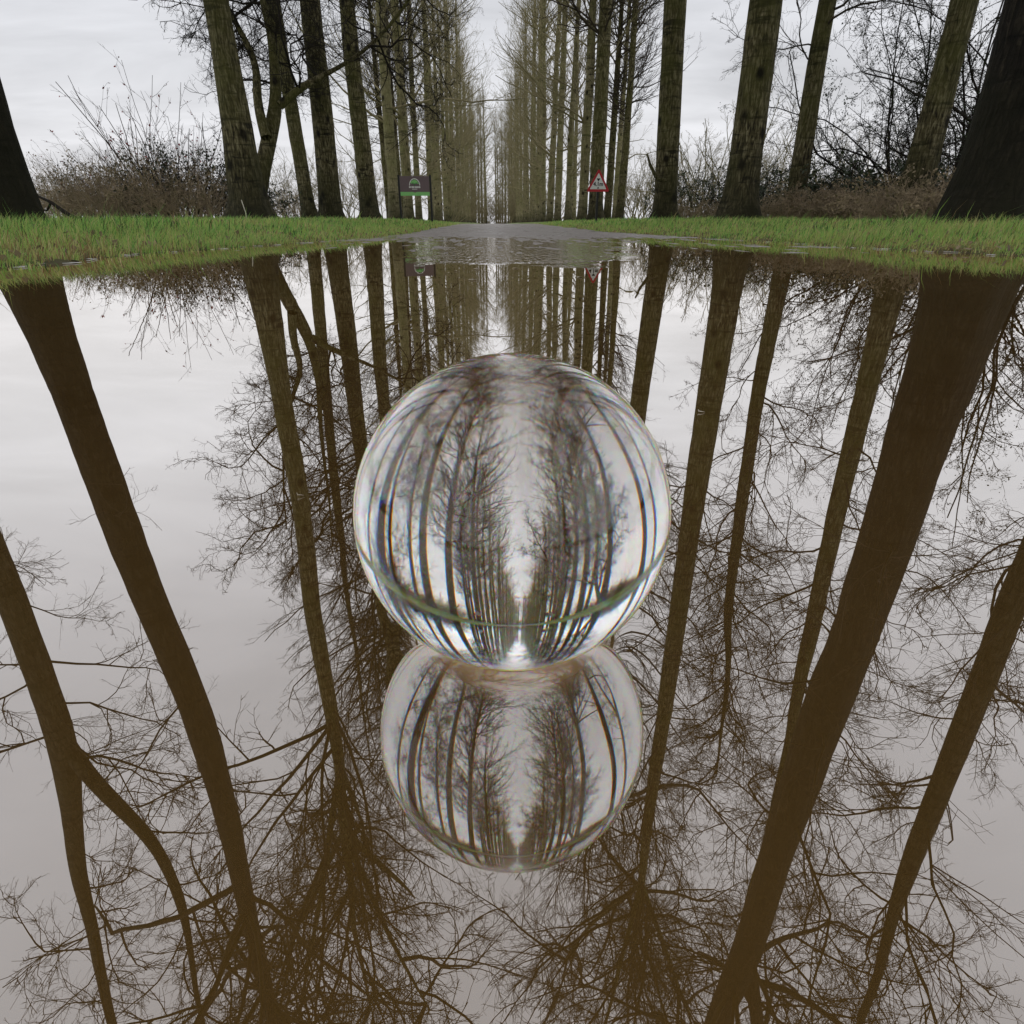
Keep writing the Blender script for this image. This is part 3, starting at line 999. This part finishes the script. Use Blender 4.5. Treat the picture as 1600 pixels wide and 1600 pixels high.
def place(proto, x, y, label, group=None, s=1.0, rz=None):
    rz = random.uniform(0, 6.28) if rz is None else rz
    z = float(ground_z(np.array(float(x)), np.array(float(y)))) - 0.02
    if proto.name not in used:
        used[proto.name] = True
        proto.location = (x, y, z); proto.rotation_euler = (0, 0, rz); proto.scale = (s, s, s)
        proto['label'] = label
        if group: proto['group'] = group
        return proto
    return copy_tree(proto, (x, y, z), rz, s, label, group)


def xw(px, y):     # side offset of a trunk foot seen at photo column px
    return (px - 770) * 0.000952 * y


for px, y, k, s, lab in [
        (520, 18.0, 0, 0.95, 'poplar with dark flared foot just right of the slim trunk on the left'),
        (580, 23.5, 1, 1.05, 'poplar with dark flared foot on the left verge, next trunk left of the park sign'),
        (1040, 16.8, 1, 1.02, 'poplar with wide dark foot between the broad pale trunk and the triangle sign'),
        (930, 26.5, 0, 1.0, 'poplar right behind the red triangle sign'),
        (612, 37, 1, 0.62, 'very thin trunk, left one of the pair just left of the park sign'),
        (630, 37.5, 0, 0.60, 'very thin trunk touching the left post of the park sign'),
        (948, 34, 0, 0.66, 'thin trunk just right of the triangle sign'),
        (968, 31, 1, 0.66, 'thin trunk, second to the right of the triangle sign')]:
    t_ = place(mid[k], xw(px, y), y, lab, s=s)
    if px == 1040:      # snapped dead limb low on this trunk
        A, B, C_ = [np.array(direct(a_, b_, y - .2)[0]) for a_, b_ in ((1026, 278), (1016, 258), (1011, 240))]
        V, Q = tubes(np.array([[A + [.25, 0, -.05], A, B, C_]]), np.array([[.05, .045, .035, .02]]), 7)
        sb_ = obj('dead_limb', mesh_np('dead_limb', V, Q, M_BARK))
        bpy.context.view_layer.update()
        sb_.parent = t_; sb_.matrix_parent_inverse = t_.matrix_world.inverted()

gL, gR = 'poplars of the left side of the avenue, far off', 'poplars of the right side of the avenue, far off'
lL = 'bare upright poplar in the dense far part of the avenue, left side'
lR = 'bare upright poplar in the dense far part of the avenue, right side'
y = 29.5; i = 0
while y < 165:
    place(far_t[i % 3], -4.3 + random.uniform(-.15, .15), y + random.uniform(-.4, .4), lL, gL, random.uniform(.92, 1.08))
    place(far_t[(i + 1) % 3], 4.3 + random.uniform(-.15, .15), y + 3.5 + random.uniform(-.4, .4), lR, gR, random.uniform(.92, 1.08))
    if y < 120 and i % 4 == 0:
        place(far_t[(i + 2) % 3], -7.6 + random.uniform(-.4, .4), y + 12, lL, gL, random.uniform(.8, 1.0))
        place(far_t[i % 3], 7.6 + random.uniform(-.4, .4), y + 14, lR, gR, random.uniform(.8, 1.0))
    y += 5.6 if y < 90 else 8.0; i += 1
# the wood that closes the view at the end of the avenue
for i in range(26):
    place(far_t[i % 3], (0.9 + (i * 0.6180339 % 1) * 6.5) * (1 if i % 2 else -1) - 0.3, 128 + i * 2.2,
          'pale distant tree closing the far end of the avenue', 'trees closing the end of the avenue', random.uniform(.75, 1.05))
# behind the viewpoint the same avenue goes on; the glass ball mirrors it
for i in range(5):
    for sx in (-1, 1):
        place(mid[i % 2], 4.3 * sx, 0.2 - 5.8 * i - (0.5 if sx > 0 else 0), 'bare poplar behind the viewpoint, seen only as a curved line in the glass ball',
              'avenue poplars behind the viewpoint', random.uniform(.9, 1.05))
for i in range(6):
    for sx in (-1, 1):
        place(far_t[i % 3], 4.4 * sx, -32 - 6 * i, 'bare poplar behind the viewpoint, seen only as a curved line in the glass ball',
              'avenue poplars behind the viewpoint', random.uniform(.9, 1.05))


# ------------------------------------------------------------------ shrubs, brambles, hedge
def leaves(rng, pts, size, up=0.3):
    """one small folded leaf at every given point"""
    n = len(pts)
    d = unit(rng.normal(size=(n, 3)) + np.array([0, 0, up])); s = unit(np.cross(d, rng.normal(size=(n, 3))))
    L = size * rng.uniform(.6, 1.3, (n, 1))
    V = np.stack([pts, pts + d * L * .5 + s * L * .32, pts + d * L, pts + d * L * .5 - s * L * .32], 1).reshape(-1, 3)
    return V, np.arange(n * 4).reshape(n, 4)


def make_shrub(seed, name, label, cat, h, w, n, k, mat, arch=0.0, wig=0.15, leaf=None, leaf_n=0, leaf_size=0.05, r=0.008, spread=0.6, group=None, rmin=(0.004, 0.003, 0.0025), berries=0):
    rng = rs_(seed)
    root = empty(name, (0, 0, 0)); tag(root, label, cat, group)
    a = rng.uniform(0, 6.28, n); rad = w * 0.5 * np.sqrt(rng.uniform(0, 1, n))
    base = np.stack([rad * np.cos(a), rad * np.sin(a), np.full(n, -0.05)], 1)
    out = unit(np.stack([np.cos(a) + rng.normal(scale=.5, size=n), np.sin(a) + rng.normal(scale=.5, size=n), np.zeros(n)], 1))
    d = unit(np.array([0, 0, 1.0]) + out * spread * rng.uniform(0.1, 1, (n, 1)))
    L = h * rng.uniform(0.6, 1.15, n)
    p = base; pts = [p]; S = 8
    for q in range(S):
        d = unit(d + rng.normal(scale=wig, size=d.shape) + np.array([0, 0, -arch * (q / S)]))
        p = p + d * (L / S)[:, None]
        pts.append(p)
    P = np.stack(pts, 1); Rr = (r * rng.uniform(.6, 1.4, (n, 1))) * np.linspace(1, .35, S + 1)[None]
    parts = [tubes(P, Rr, 4)]
    Q, q_r = P, Rr
    for lv, kk in enumerate(k):
        Q, q_r = grow(rng, Q, q_r, kk, 0.15, 1.0, lambda Lp, t: Lp * 0.38 * (1.1 - .6 * t), (0.35, 1.0), 3 if lv else 4, wig * 1.3, 0.03 - arch * .15, rmin[lv], 0.6)
        parts.append(tubes(Q, q_r, 3))
    V, F = join(parts)
    obj('stems', mesh_np('stems', V, F, mat), root)
    if leaf is not None:
        src = Q.reshape(-1, 3)
        src = src[rng.integers(0, len(src), leaf_n)] + rng.normal(scale=.03, size=(leaf_n, 3))
        V, F = leaves(rng, src, leaf_size)
        tag(obj('leaves', mesh_np('leaves', V, F, leaf, smooth=False), root), kind='stuff')
    if berries:
        src = Q.reshape(-1, 3); src = src[src[:, 2] > h * .45]
        src = src[rng.integers(0, len(src), berries)]
        V, F = leaves(rng, src, 0.05)
        tag(obj('red_buds', mesh_np('red_buds', V, F, M_HIP, smooth=False), root), kind='stuff')
    return root


bramble = make_shrub(41, 'bramble_bush', 'x', 'bush', 1.5, 2.0, 130, (4, 3), M_TWIG_BROWN, arch=0.28, wig=.16, leaf=M_LEAF_DEAD, leaf_n=900, leaf_size=.05)
bramble_d = make_shrub(42, 'bramble_bush', 'x', 'bush', 1.6, 2.2, 110, (4, 4), M_TWIG_DARK, arch=0.30, wig=.2, leaf=M_LEAF, leaf_n=2600, leaf_size=.06)
whips = make_shrub(43, 'whip_shrub', 'x', 'shrub', 2.6, 1.2, 34, (5, 3), M_TWIG, arch=0.0, wig=.07, spread=.75, berries=140, r=.012)
haw = make_shrub(44, 'hawthorn_tree', 'x', 'tree', 4.6, 0.6, 17, (11, 8, 5), M_TWIG_DARK, arch=0.06, wig=.22, spread=.9, leaf=M_LEAF, leaf_n=10000, leaf_size=.032, r=.022)
bracken = make_shrub(45, 'bracken_clump', 'x', 'bracken', 0.75, 1.8, 170, (4, 2), M_TWIG_BROWN, arch=0.35, wig=.2, leaf=M_LEAF_DEAD, leaf_n=1800, leaf_size=.05, r=.005)
ivy = make_shrub(46, 'ivy_bush', 'x', 'bush', 1.0, 2.0, 90, (4, 4), M_TWIG_DARK, arch=0.2, wig=.25, leaf=M_LEAF, leaf_n=4200, leaf_size=.06, r=.006)
scrub = make_shrub(47, 'scrub_tree', 'x', 'tree', 5.2, 2.6, 26, (7, 6, 3), M_TWIG_FAR, arch=0.02, wig=.14, spread=.8, r=.035, rmin=(.01, .007, .005))

for px, y, s, lab in [(110, 19, .9, 'low brown bramble bush at the left end of the hedge behind the left verge'),
                      (165, 16, .85, 'brown bramble bush, second from the left in the hedge behind the left verge'),
                      (225, 15, .95, 'tall brown bramble bush in the middle of the hedge behind the left verge'),
                      (300, 14.5, .85, 'brown bramble bush below the red budded shrub on the left'),
                      (445, 26, .9, 'brown bramble bush seen between the first stout trunk and the slim one on the left')]:
    place(bramble, xw(px, y), y, lab, s=s)
for px, y, s, lab in [(290, 17, 1.05, 'dark green bramble mound behind the brown ones on the left'),
                      (345, 16, 1.0, 'dark bramble mound touching the first stout trunk on the left'),
                      (205, 20, 1.0, 'dark bramble mound at the back of the left hedge'),
                      (1100, 24, 1.2, 'dark bramble mound just left of the broad pale trunk on the right'),
                      (1210, 19, 1.1, 'dark bramble mound between the broad pale trunk and the slim leaning one')]:
    place(bramble_d, xw(px, y), y, lab, s=s)
for px, y, s, lab in [(285, 15.5, 1.0, 'shrub of long upright whips dotted with red buds, left of the first stout trunk'),
                      (235, 17, .8, 'shorter whippy shrub rising from the left hedge, left of the red budded one'),
                      (150, 18, .6, 'small whippy shrub at the left end of the hedge')]:
    place(whips, xw(px, y), y, lab, s=s)
for px, y, s, lab in [(1400, 15, .98, 'dense dark hawthorn left of the leaning greenish trunk'),
                      (1500, 14, 1.15, 'dense dark hawthorn between the leaning greenish trunk and huge dark trunk'),
                      (1640, 11, 1.1, 'dense dark hawthorn beyond the right edge, mirrored in the water')]:
    place(haw, xw(px, y), y, lab, s=s)
for px, y, s, lab in [(1250, 12.2, .9, 'russet bracken clump at the foot of the slim leaning poplar'),
                      (1310, 11.5, .9, 'russet bracken clump in the middle of the right thicket'),
                      (1375, 11, .95, 'russet bracken clump left of the leaning greenish trunk'),
                      (1450, 9.3, .95, 'russet bracken clump in front of the leaning greenish trunk'),
                      (1500, 9.0, .9, 'russet bracken clump beside the root flare of the huge dark poplar'),
                      (1085, 19, 1.0, 'russet bracken clump just left of the broad pale trunk')]:
    place(bracken, xw(px, y), y, lab, s=s)
for px, y, s, lab in [(1265, 14.5, 1.0, 'ivy mound behind the slim leaning poplar'),
                      (1330, 13.6, 1.05, 'ivy mound behind the middle of the russet bracken'),
                      (1395, 12.6, 1.0, 'ivy mound below the left hawthorn'),
                      (1470, 12, 1.25, 'tall ivy mound between the leaning greenish trunk and the huge dark one')]:
    place(ivy, xw(px, y), y, lab, s=s)
for px, y, s in [(20, 75, .8), (60, 70, .9), (105, 66, .8), (150, 60, .75), (470, 45, .85), (545, 48, .8), (600, 55, .9), (700, 70, .9),
                 (860, 80, .9), (985, 46, .8), (1010, 52, .9), (1070, 42, .8), (1115, 30, .8), (1200, 34, .85), (1290, 40, .9), (1350, 44, .85),
                 (1440, 40, .9), (1530, 38, .9), (-120, 60, .9), (-60, 66, .9), (1680, 36, .9), (1800, 40, .9)]:
    side = 'left' if px < 770 else 'right'  # which verge
    place(scrub, xw(px, y), y, 'pale bare scrub tree in the distance on the %s' % side, 'distant scrub trees on the ' + side, s)


for i in range(9):
    place(scrub, -7.5 + i * 1.9, 124 + (i * 5) % 11, 'pale brown undergrowth closing the far end of the avenue', 'undergrowth at the end of the avenue', random.uniform(.8, 1.2))


# ------------------------------------------------------------------ grass on the verges
def grass(name, n, ylo, yhi, wid, hmin, hmax, bw, seed, inner=0.0, ypow=1.0):
    rng = rs_(seed)
    y = ylo + (yhi - ylo) * rng.uniform(0, 1, n) ** ypow
    left = rng.uniform(0, 1, n) < 0.5
    d = inner + (wid - inner) * rng.uniform(0, 1, n) ** 1.5
    x = np.where(left, edge_l(y) - d, edge_r(y) + d)
    z = np.maximum(ground_z(x, y), -.006)
    clump = vnoise(x, y, 5, 21) + 0.6 * vnoise(x, y, 14, 22)
    bare = vnoise(x, y, 2.3, 23) + 0.5 * vnoise(x, y, 8, 24)
    keep = (bare > -0.95) | (d > 0.5)
    h = (hmin + (hmax - hmin) * rng.uniform(0, 1, n) ** 1.5) * (1 + 0.5 * clump + 0.35 * vnoise(x, y, 1.6, 31)) * (0.6 + 0.4 * sstep(0.0, 0.6, d))
    h = h * np.where(rng.uniform(0, 1, n) < 0.015, 1.9, 1)
    a = rng.uniform(0, 6.28, n)
    lean = rng.uniform(0.15, 1.1, n) * h
    wv = bw * rng.uniform(0.6, 1.4, n)
    sx, sy = -np.sin(a) * wv * .5, np.cos(a) * wv * .5
    lx, ly = np.cos(a) * lean + 0.25 * h, np.sin(a) * lean
    B = np.stack([x, y, z - .004], 1)
    S = np.stack([sx, sy, sx * 0], 1); Lv = np.stack([lx, ly, lx * 0], 1); Hh = np.stack([x * 0, y * 0, h], 1)
    V = np.stack([B - S, B + S, B + Lv * .35 + Hh * .62 + S * .8, B + Lv * .35 + Hh * .62 - S * .8, B + Lv + Hh], 1)[keep]
    n = len(V)
    i = np.arange(n)[:, None] * 5
    Q = np.concatenate([i + np.array([[0, 1, 2, 3]]), i + np.array([[3, 2, 4, 4]])])
    # second face is a triangle: build as polygons of 4 then 3
    tint = np.clip(0.60 + 0.24 * clump + 0.30 * rng.normal(size=len(x)) - 0.27 * (1 - sstep(0.0, 0.7, d)) - 0.22 * (vnoise(x, y, 1.7, 25) > 0.35), 0, 1)
    tint = np.where(rng.uniform(0, 1, len(x)) < 0.07, rng.uniform(0, .2, len(x)), tint)[keep]
    me = bpy.data.meshes.new(name)
    VV = V.reshape(-1, 3).astype(np.float32)
    me.vertices.add(len(VV)); me.vertices.foreach_set('co', VV.ravel())
    q4 = (i + np.array([[0, 1, 2, 3]])); q3 = (i + np.array([[3, 2, 4]]))
    loops = np.concatenate([q4.ravel(), q3.ravel()]).astype(np.int32)
    me.loops.add(len(loops)); me.loops.foreach_set('vertex_index', loops)
    me.polygons.add(2 * n)
    st = np.concatenate([np.arange(n) * 4, n * 4 + np.arange(n) * 3]).astype(np.int32)
    tot = np.concatenate([np.full(n, 4), np.full(n, 3)]).astype(np.int32)
    me.polygons.foreach_set('loop_start', st); me.polygons.foreach_set('loop_total', tot)
    me.update(calc_edges=True)
    at = me.attributes.new('tint', 'FLOAT', 'POINT')
    at.data.foreach_set('value', np.repeat(tint, 5).astype(np.float32))
    me.materials.append(M_GRASS)
    return tag(obj(name, me), 'short green and straw coloured grass along both flooded verges', 'grass', kind='stuff')


grass('grass', 75000, 1.0, 5.0, 3.0, .018, .085, .0032, 61)
grass('grass', 60000, 5.0, 13.0, 4.5, .02, .075, .006, 62)
grass('grass', 30000, 13.0, 40.0, 7.0, .03, .09, .014, 63, ypow=1.3)
grass('grass', 5000, 1.5, 9.0, .1, .012, .05, .004, 66, inner=-.16)
grass('grass', 9000, -7.0, 1.0, 2.5, .02, .09, .006, 64)


# ------------------------------------------------------------------ signs
def box(x0, x1, y0, y1, z0, z1):
    v = [(x0, y0, z0), (x1, y0, z0), (x1, y1, z0), (x0, y1, z0), (x0, y0, z1), (x1, y0, z1), (x1, y1, z1), (x0, y1, z1)]
    f = [(0, 3, 2, 1), (4, 5, 6, 7), (0, 1, 5, 4), (1, 2, 6, 5), (2, 3, 7, 6), (3, 0, 4, 7)]
    return v, f


def boxes(lst):
    V, F = [], []
    for b in lst:
        v, f = box(*b)
        F += [tuple(i + len(V) for i in q) for q in f]; V += v
    return V, F


def prism(poly, y0, y1):
    n = len(poly)
    V = [(x, y0, z) for x, z in poly] + [(x, y1, z) for x, z in poly]
    F = [tuple(range(n)), tuple(range(2 * n - 1, n - 1, -1))] + [(i, i + n, (i + 1) % n + n, (i + 1) % n) for i in range(n)]
    return V, F


M_POST = simple_mat('black_post', (0.012, 0.012, 0.012), 0.5)
M_PURPLE = simple_mat('sign_purple_brown', (0.17, 0.12, 0.135), 0.5, noise_amt=.05)
M_LIME = simple_mat('sign_green', (0.27, 0.66, 0.22), 0.5, noise_amt=.05)
M_LIME_D = simple_mat('sign_dark_green', (0.06, 0.22, 0.07), 0.5, noise_amt=.05)
M_WHITE = simple_mat('sign_white', (0.85, 0.86, 0.86), 0.4, noise_amt=.03)
M_RED = simple_mat('sign_red', (0.5, 0.012, 0.025), 0.4, noise_amt=.05)
M_BLACK = simple_mat('sign_black', (0.012, 0.012, 0.014), 0.5)

YS = 24.0
sx0, sx1 = xw(630, YS), xw(674, YS)
sw = sx1 - sx0
stop, sbot, sgr = 1.61, 1.01, 1.115
gz = float(ground_z(np.array(sx0), np.array(YS)))
sign = empty('park_sign', (sx0, YS, gz), R(2))
tag(sign, 'purple brown park sign with green band and tree emblem between black posts', 'sign')
for xx in (-0.04, sw + 0.04):
    V, F = boxes([(xx - .035, xx + .035, .0, .07, -.1, stop + .04 - gz)])
    obj('post', mesh_py('post', V, F, M_POST), sign)
V, F = boxes([(0, sw, -.012, .012, sgr - gz, stop - gz)])
obj('panel', mesh_py('panel', V, F, M_PURPLE), sign)
c = sw / 2
V, F = prism([(0, sbot - gz), (sw, sbot - gz), (sw, sgr - gz + .012), (c + .07, sgr - gz + .012), (c, sgr - gz - .012), (c - .07, sgr - gz + .012), (0, sgr - gz + .012)], -.017, .014)
obj('green_band', mesh_py('green_band', V, F, M_LIME), sign)
ez = sgr - gz + .21
dome = [(c + .19 * math.cos(t), ez + .22 * math.sin(t)) for t in np.linspace(0, math.pi, 20)]
inner = [(c + .165 * math.cos(t), ez + .195 * math.sin(t)) for t in np.linspace(math.pi, 0, 20)]
V, F = prism(dome + inner, -.019, -.012)
obj('emblem_ring', mesh_py('emblem_ring', V, F, M_WHITE), sign)
lob = [(c + (.135 + .018 * math.cos(7 * t)) * math.cos(t), ez + .055 + (.12 + .012 * math.cos(9 * t)) * math.sin(t)) for t in np.linspace(0, math.pi, 28)]
V, F = prism(lob, -.021, -.0125)
obj('emblem_tree', mesh_py('emblem_tree', V, F, M_LIME), sign)
V, F = boxes([(c - .012, c + .012, -.0215, -.0127, ez - .01, ez + .07), (c - .10, c - .03, -.0225, -.0211, ez + .06, ez + .085), (c + .03, c + .10, -.0225, -.0211, ez + .06, ez + .085)])
obj('emblem_trunk', mesh_py('emblem_trunk', V, F, M_LIME_D), sign)
V, F = boxes([(c - .20 + k * .05, c - .20 + k * .05 + w, -.0145, -.0118, ez - .075, ez - .025) for k, w in enumerate([.04, .034, .042, .03, .036, .042, .034, .04])]
             + [(c - .09 + k * .03, c - .09 + k * .03 + .02, -.0145, -.0118, ez - .125, ez - .10) for k in range(6)])
obj('lettering', mesh_py('lettering', V, F, M_WHITE), sign)

YT = 19.0
tx = xw(932, YT)
gz = float(ground_z(np.array(tx), np.array(YT)))
tri = empty('height_warning_sign', (tx, YT, gz), R(-3))
tag(tri, 'red bordered white triangle sign reading 4.1m on a black post', 'sign')
zb, zt, hw = 0.93 - gz, 1.50 - gz, 0.325


def rtri(h, w, z0, rr=.03):
    pts = []
    c3 = [(-w, z0), (w, z0), (0, z0 + h)]
    cx, cz = 0, z0 + h / 3
    for (x, z), a0 in zip(c3, (210, -30, 90)):
        dd = math.hypot(x - cx, z - cz); ux, uz = (x - cx) / dd, (z - cz) / dd
        ox, oz = x - ux * rr * 2, z - uz * rr * 2
        for t in (-60, -30, 0, 30, 60):
            pts.append((ox + rr * math.cos(R(a0 + t)), oz + rr * math.sin(R(a0 + t))))
    return pts


V, F = prism(rtri(zt - zb, hw, zb), -.008, .004)
obj('red_border', mesh_py('red_border', V, F, M_RED), tri)
V, F = prism(rtri((zt - zb) * .70, hw * .70, zb + .062, .012), -.011, -.0079)
obj('white_face', mesh_py('white_face', V, F, M_WHITE), tri)
V, F = boxes([(-.03, .03, .0045, .06, -.1, zt - .08)])
obj('post', mesh_py('post', V, F, M_POST), tri)
V1, F1 = prism([(-.052, zb + .325), (.052, zb + .325), (0, zb + .25)], -.014, -.0112)
obj('down_arrow', mesh_py('down_arrow', V1, F1, M_BLACK), tri)
V1, F1 = prism([(-.03, zb + .078), (.03, zb + .078), (0, zb + .125)], -.014, -.0112)
obj('up_arrow', mesh_py('up_arrow', V1, F1, M_BLACK), tri)
tcv = bpy.data.curves.new('numerals', 'FONT')
tcv.body = '4.1m'; tcv.size = 0.135; tcv.extrude = 0.001; tcv.align_x = 'CENTER'; tcv.offset = 0.005
tob = bpy.data.objects.new('numerals_source', tcv)
COL.objects.link(tob)
bpy.context.view_layer.update()
tme = bpy.data.meshes.new_from_object(tob.evaluated_get(bpy.context.evaluated_depsgraph_get()))
bpy.data.objects.remove(tob)
tme.materials.clear(); tme.materials.append(M_BLACK)
num = obj('numerals', tme, tri, (0, -.0135, zb + .145))
num.rotation_euler = (R(90), 0, 0)


# ------------------------------------------------------------------ small things on the water and verge
M_STICK = simple_mat('bleached_twig', (0.62, 0.58, 0.50), 0.6)
M_FLOAT = simple_mat('floating_leaf', (0.42, 0.36, 0.26), 0.4)


def on_water(px, py):
    d = ray(px, py); t = -CAM_H / d[2]
    return (d[0] * t, d[1] * t)


def stick(px, py, L, rz, rad, label, mat):
    x, y = on_water(px, py)
    rng = rs_(int(px))
    P = np.array([[[-.5 * L, 0, .0006], [-.42 * L, .06 * L, .001], [-.2 * L, -.04 * L, .001], [.1 * L, .0, .0008], [.5 * L, .03 * L, .0004]]])
    V, Q = tubes(P, np.array([[.35, .9, 1, .8, .3]]) * rad, 6)
    V2, Q2 = tubes(np.array([[[-.42 * L, .06 * L, .001], [-.5 * L, .16 * L, .002], [-.56 * L, .3 * L, .0015]]]), np.array([[.7, .6, .3]]) * rad, 6)
    V, Q = join([(V, Q), (V2, Q2)])
    o = obj('floating_twig', mesh_np('floating_twig', V, Q, mat), loc=(x, y, 0.0002))
    o.rotation_euler = (0, 0, rz)
    return tag(o, label, 'twig')


stick(1096, 645, .0048, R(-6), .00035, 'tiny pale forked twig floating on the water right of the glass ball', M_STICK)
stick(470, 776, .0035, R(10), .00018, 'tiny pale twig floating on the water left of the glass ball', M_STICK)
rngl = rs_(77)
li = 0
for px, py in [(745, 421), (712, 424), (790, 433), (738, 438), (700, 427), (805, 420), (855, 489), (650, 411), (880, 428), (905, 434), (936, 425), (760, 428)]:
    x, y = on_water(px, py)
    L = .022 * rngl.uniform(.6, 1.3)
    v = [(-L / 2, 0, .001), (-L * .2, L * .22, .003), (L * .2, L * .2, .0025), (L / 2, 0, .001), (L * .2, -L * .22, .003), (-L * .2, -L * .2, .0025), (0, 0, .0012)]
    f = [(6, i, (i + 1) % 6) for i in range(6)]
    o = obj('floating_leaf', mesh_py('floating_leaf', v, f, M_FLOAT), loc=(x, y, .0004))
    o.rotation_euler = (0, 0, rngl.uniform(0, 6.28))
    tag(o, 'small pale curled leaf floating on the water beyond the glass ball', 'leaf', 'leaves floating beyond the glass ball')

# thin white stake by the first stout trunk, dead branch on the left verge
x, y = xw(390, 9.5), 9.5
V, Q = tubes(np.array([[[0, 0, -.05], [.01, 0, .12], [-.02, 0, .28]]]), np.array([[.007, .007, .006]]), 6)
o = obj('pale_stake', mesh_np('pale_stake', V, Q, M_STICK), loc=(x, y, float(ground_z(np.array(x), np.array(y)))))
tag(o, 'thin pale stick upright in the grass before the first stout trunk', 'stick')
x, y = xw(105, 7.5), 7.5
V, Q = tubes(np.array([[[-.35, .2, .18], [-.2, .1, .26], [-.05, .05, .2], [.1, 0, .1], [.3, -.1, .02]]]), np.array([[.008, .014, .018, .022, .02]]), 7)
V2, Q2 = tubes(np.array([[[-.05, .05, .2], [-.15, .1, .12], [-.3, .15, .14]]]), np.array([[.012, .01, .006]]), 6)
V, Q = join([(V, Q), (V2, Q2)])
o = obj('dead_branch', mesh_np('dead_branch', V, Q, M_TWIG_DARK), loc=(x, y, float(ground_z(np.array(x), np.array(y)))))
tag(o, 'dark crooked dead branch lying in the grass right of the far left trunk', 'branch')

# dead leaves strewn on the verges, foam lines at the waterline
rng = rs_(91)
n = 1500
y = 1.2 + 12 * rng.uniform(0, 1, n) ** 1.4
lf = rng.uniform(0, 1, n) < .5
dd = 0.02 + 2.2 * rng.uniform(0, 1, n) ** 1.6
x = np.where(lf, edge_l(y) - dd, edge_r(y) + dd)
pts = np.stack([x, y, ground_z(x, y) + .004 + .02 * rng.uniform(0, 1, n)], 1)
V, F = leaves(rng, pts, 0.035, up=0.1)
tag(obj('leaf_litter', mesh_np('leaf_litter', V, F, M_LEAF_DEAD, smooth=False)), 'brown dead leaves scattered through the grass of both verges', 'leaves', kind='stuff')

M_FOAM = simple_mat('pale_foam', (0.62, 0.62, 0.58), 0.5)
VV, FF, off = [], [], 0
for i in range(75):
    y0 = 1.9 + 4.6 * rng.uniform() ** 1.2
    left = rng.uniform() < .62
    L = rng.uniform(.01, .07); w = rng.uniform(.004, .018)
    m = 7
    ys = np.linspace(y0 - L / 2, y0 + L / 2, m)
    gap = rng.uniform(-.02, .08) + .006 * rng.normal(size=m)
    xs = edge_l(ys) + gap if left else edge_r(ys) - gap
    wd = w * np.sin(np.linspace(.15, math.pi - .15, m)) * rng.uniform(.6, 1.4, m)
    a = np.stack([xs - wd, ys, np.full(m, .0022)], 1); b = np.stack([xs + wd, ys, np.full(m, .0022)], 1)
    c = np.stack([xs, ys, np.full(m, .0042)], 1)
    VV.append(np.concatenate([a, c, b]))
    k = np.arange(m - 1)
    FF.append(np.concatenate([np.stack([k, k + 1, m + k + 1, m + k], 1), np.stack([m + k, m + k + 1, 2 * m + k + 1, 2 * m + k], 1)]) + off)
    off += 3 * m
tag(obj('foam', mesh_np('foam', np.concatenate(VV), np.concatenate(FF), M_FOAM)), 'thin pale broken foam lines along the waterline of both verges', 'foam', kind='stuff')
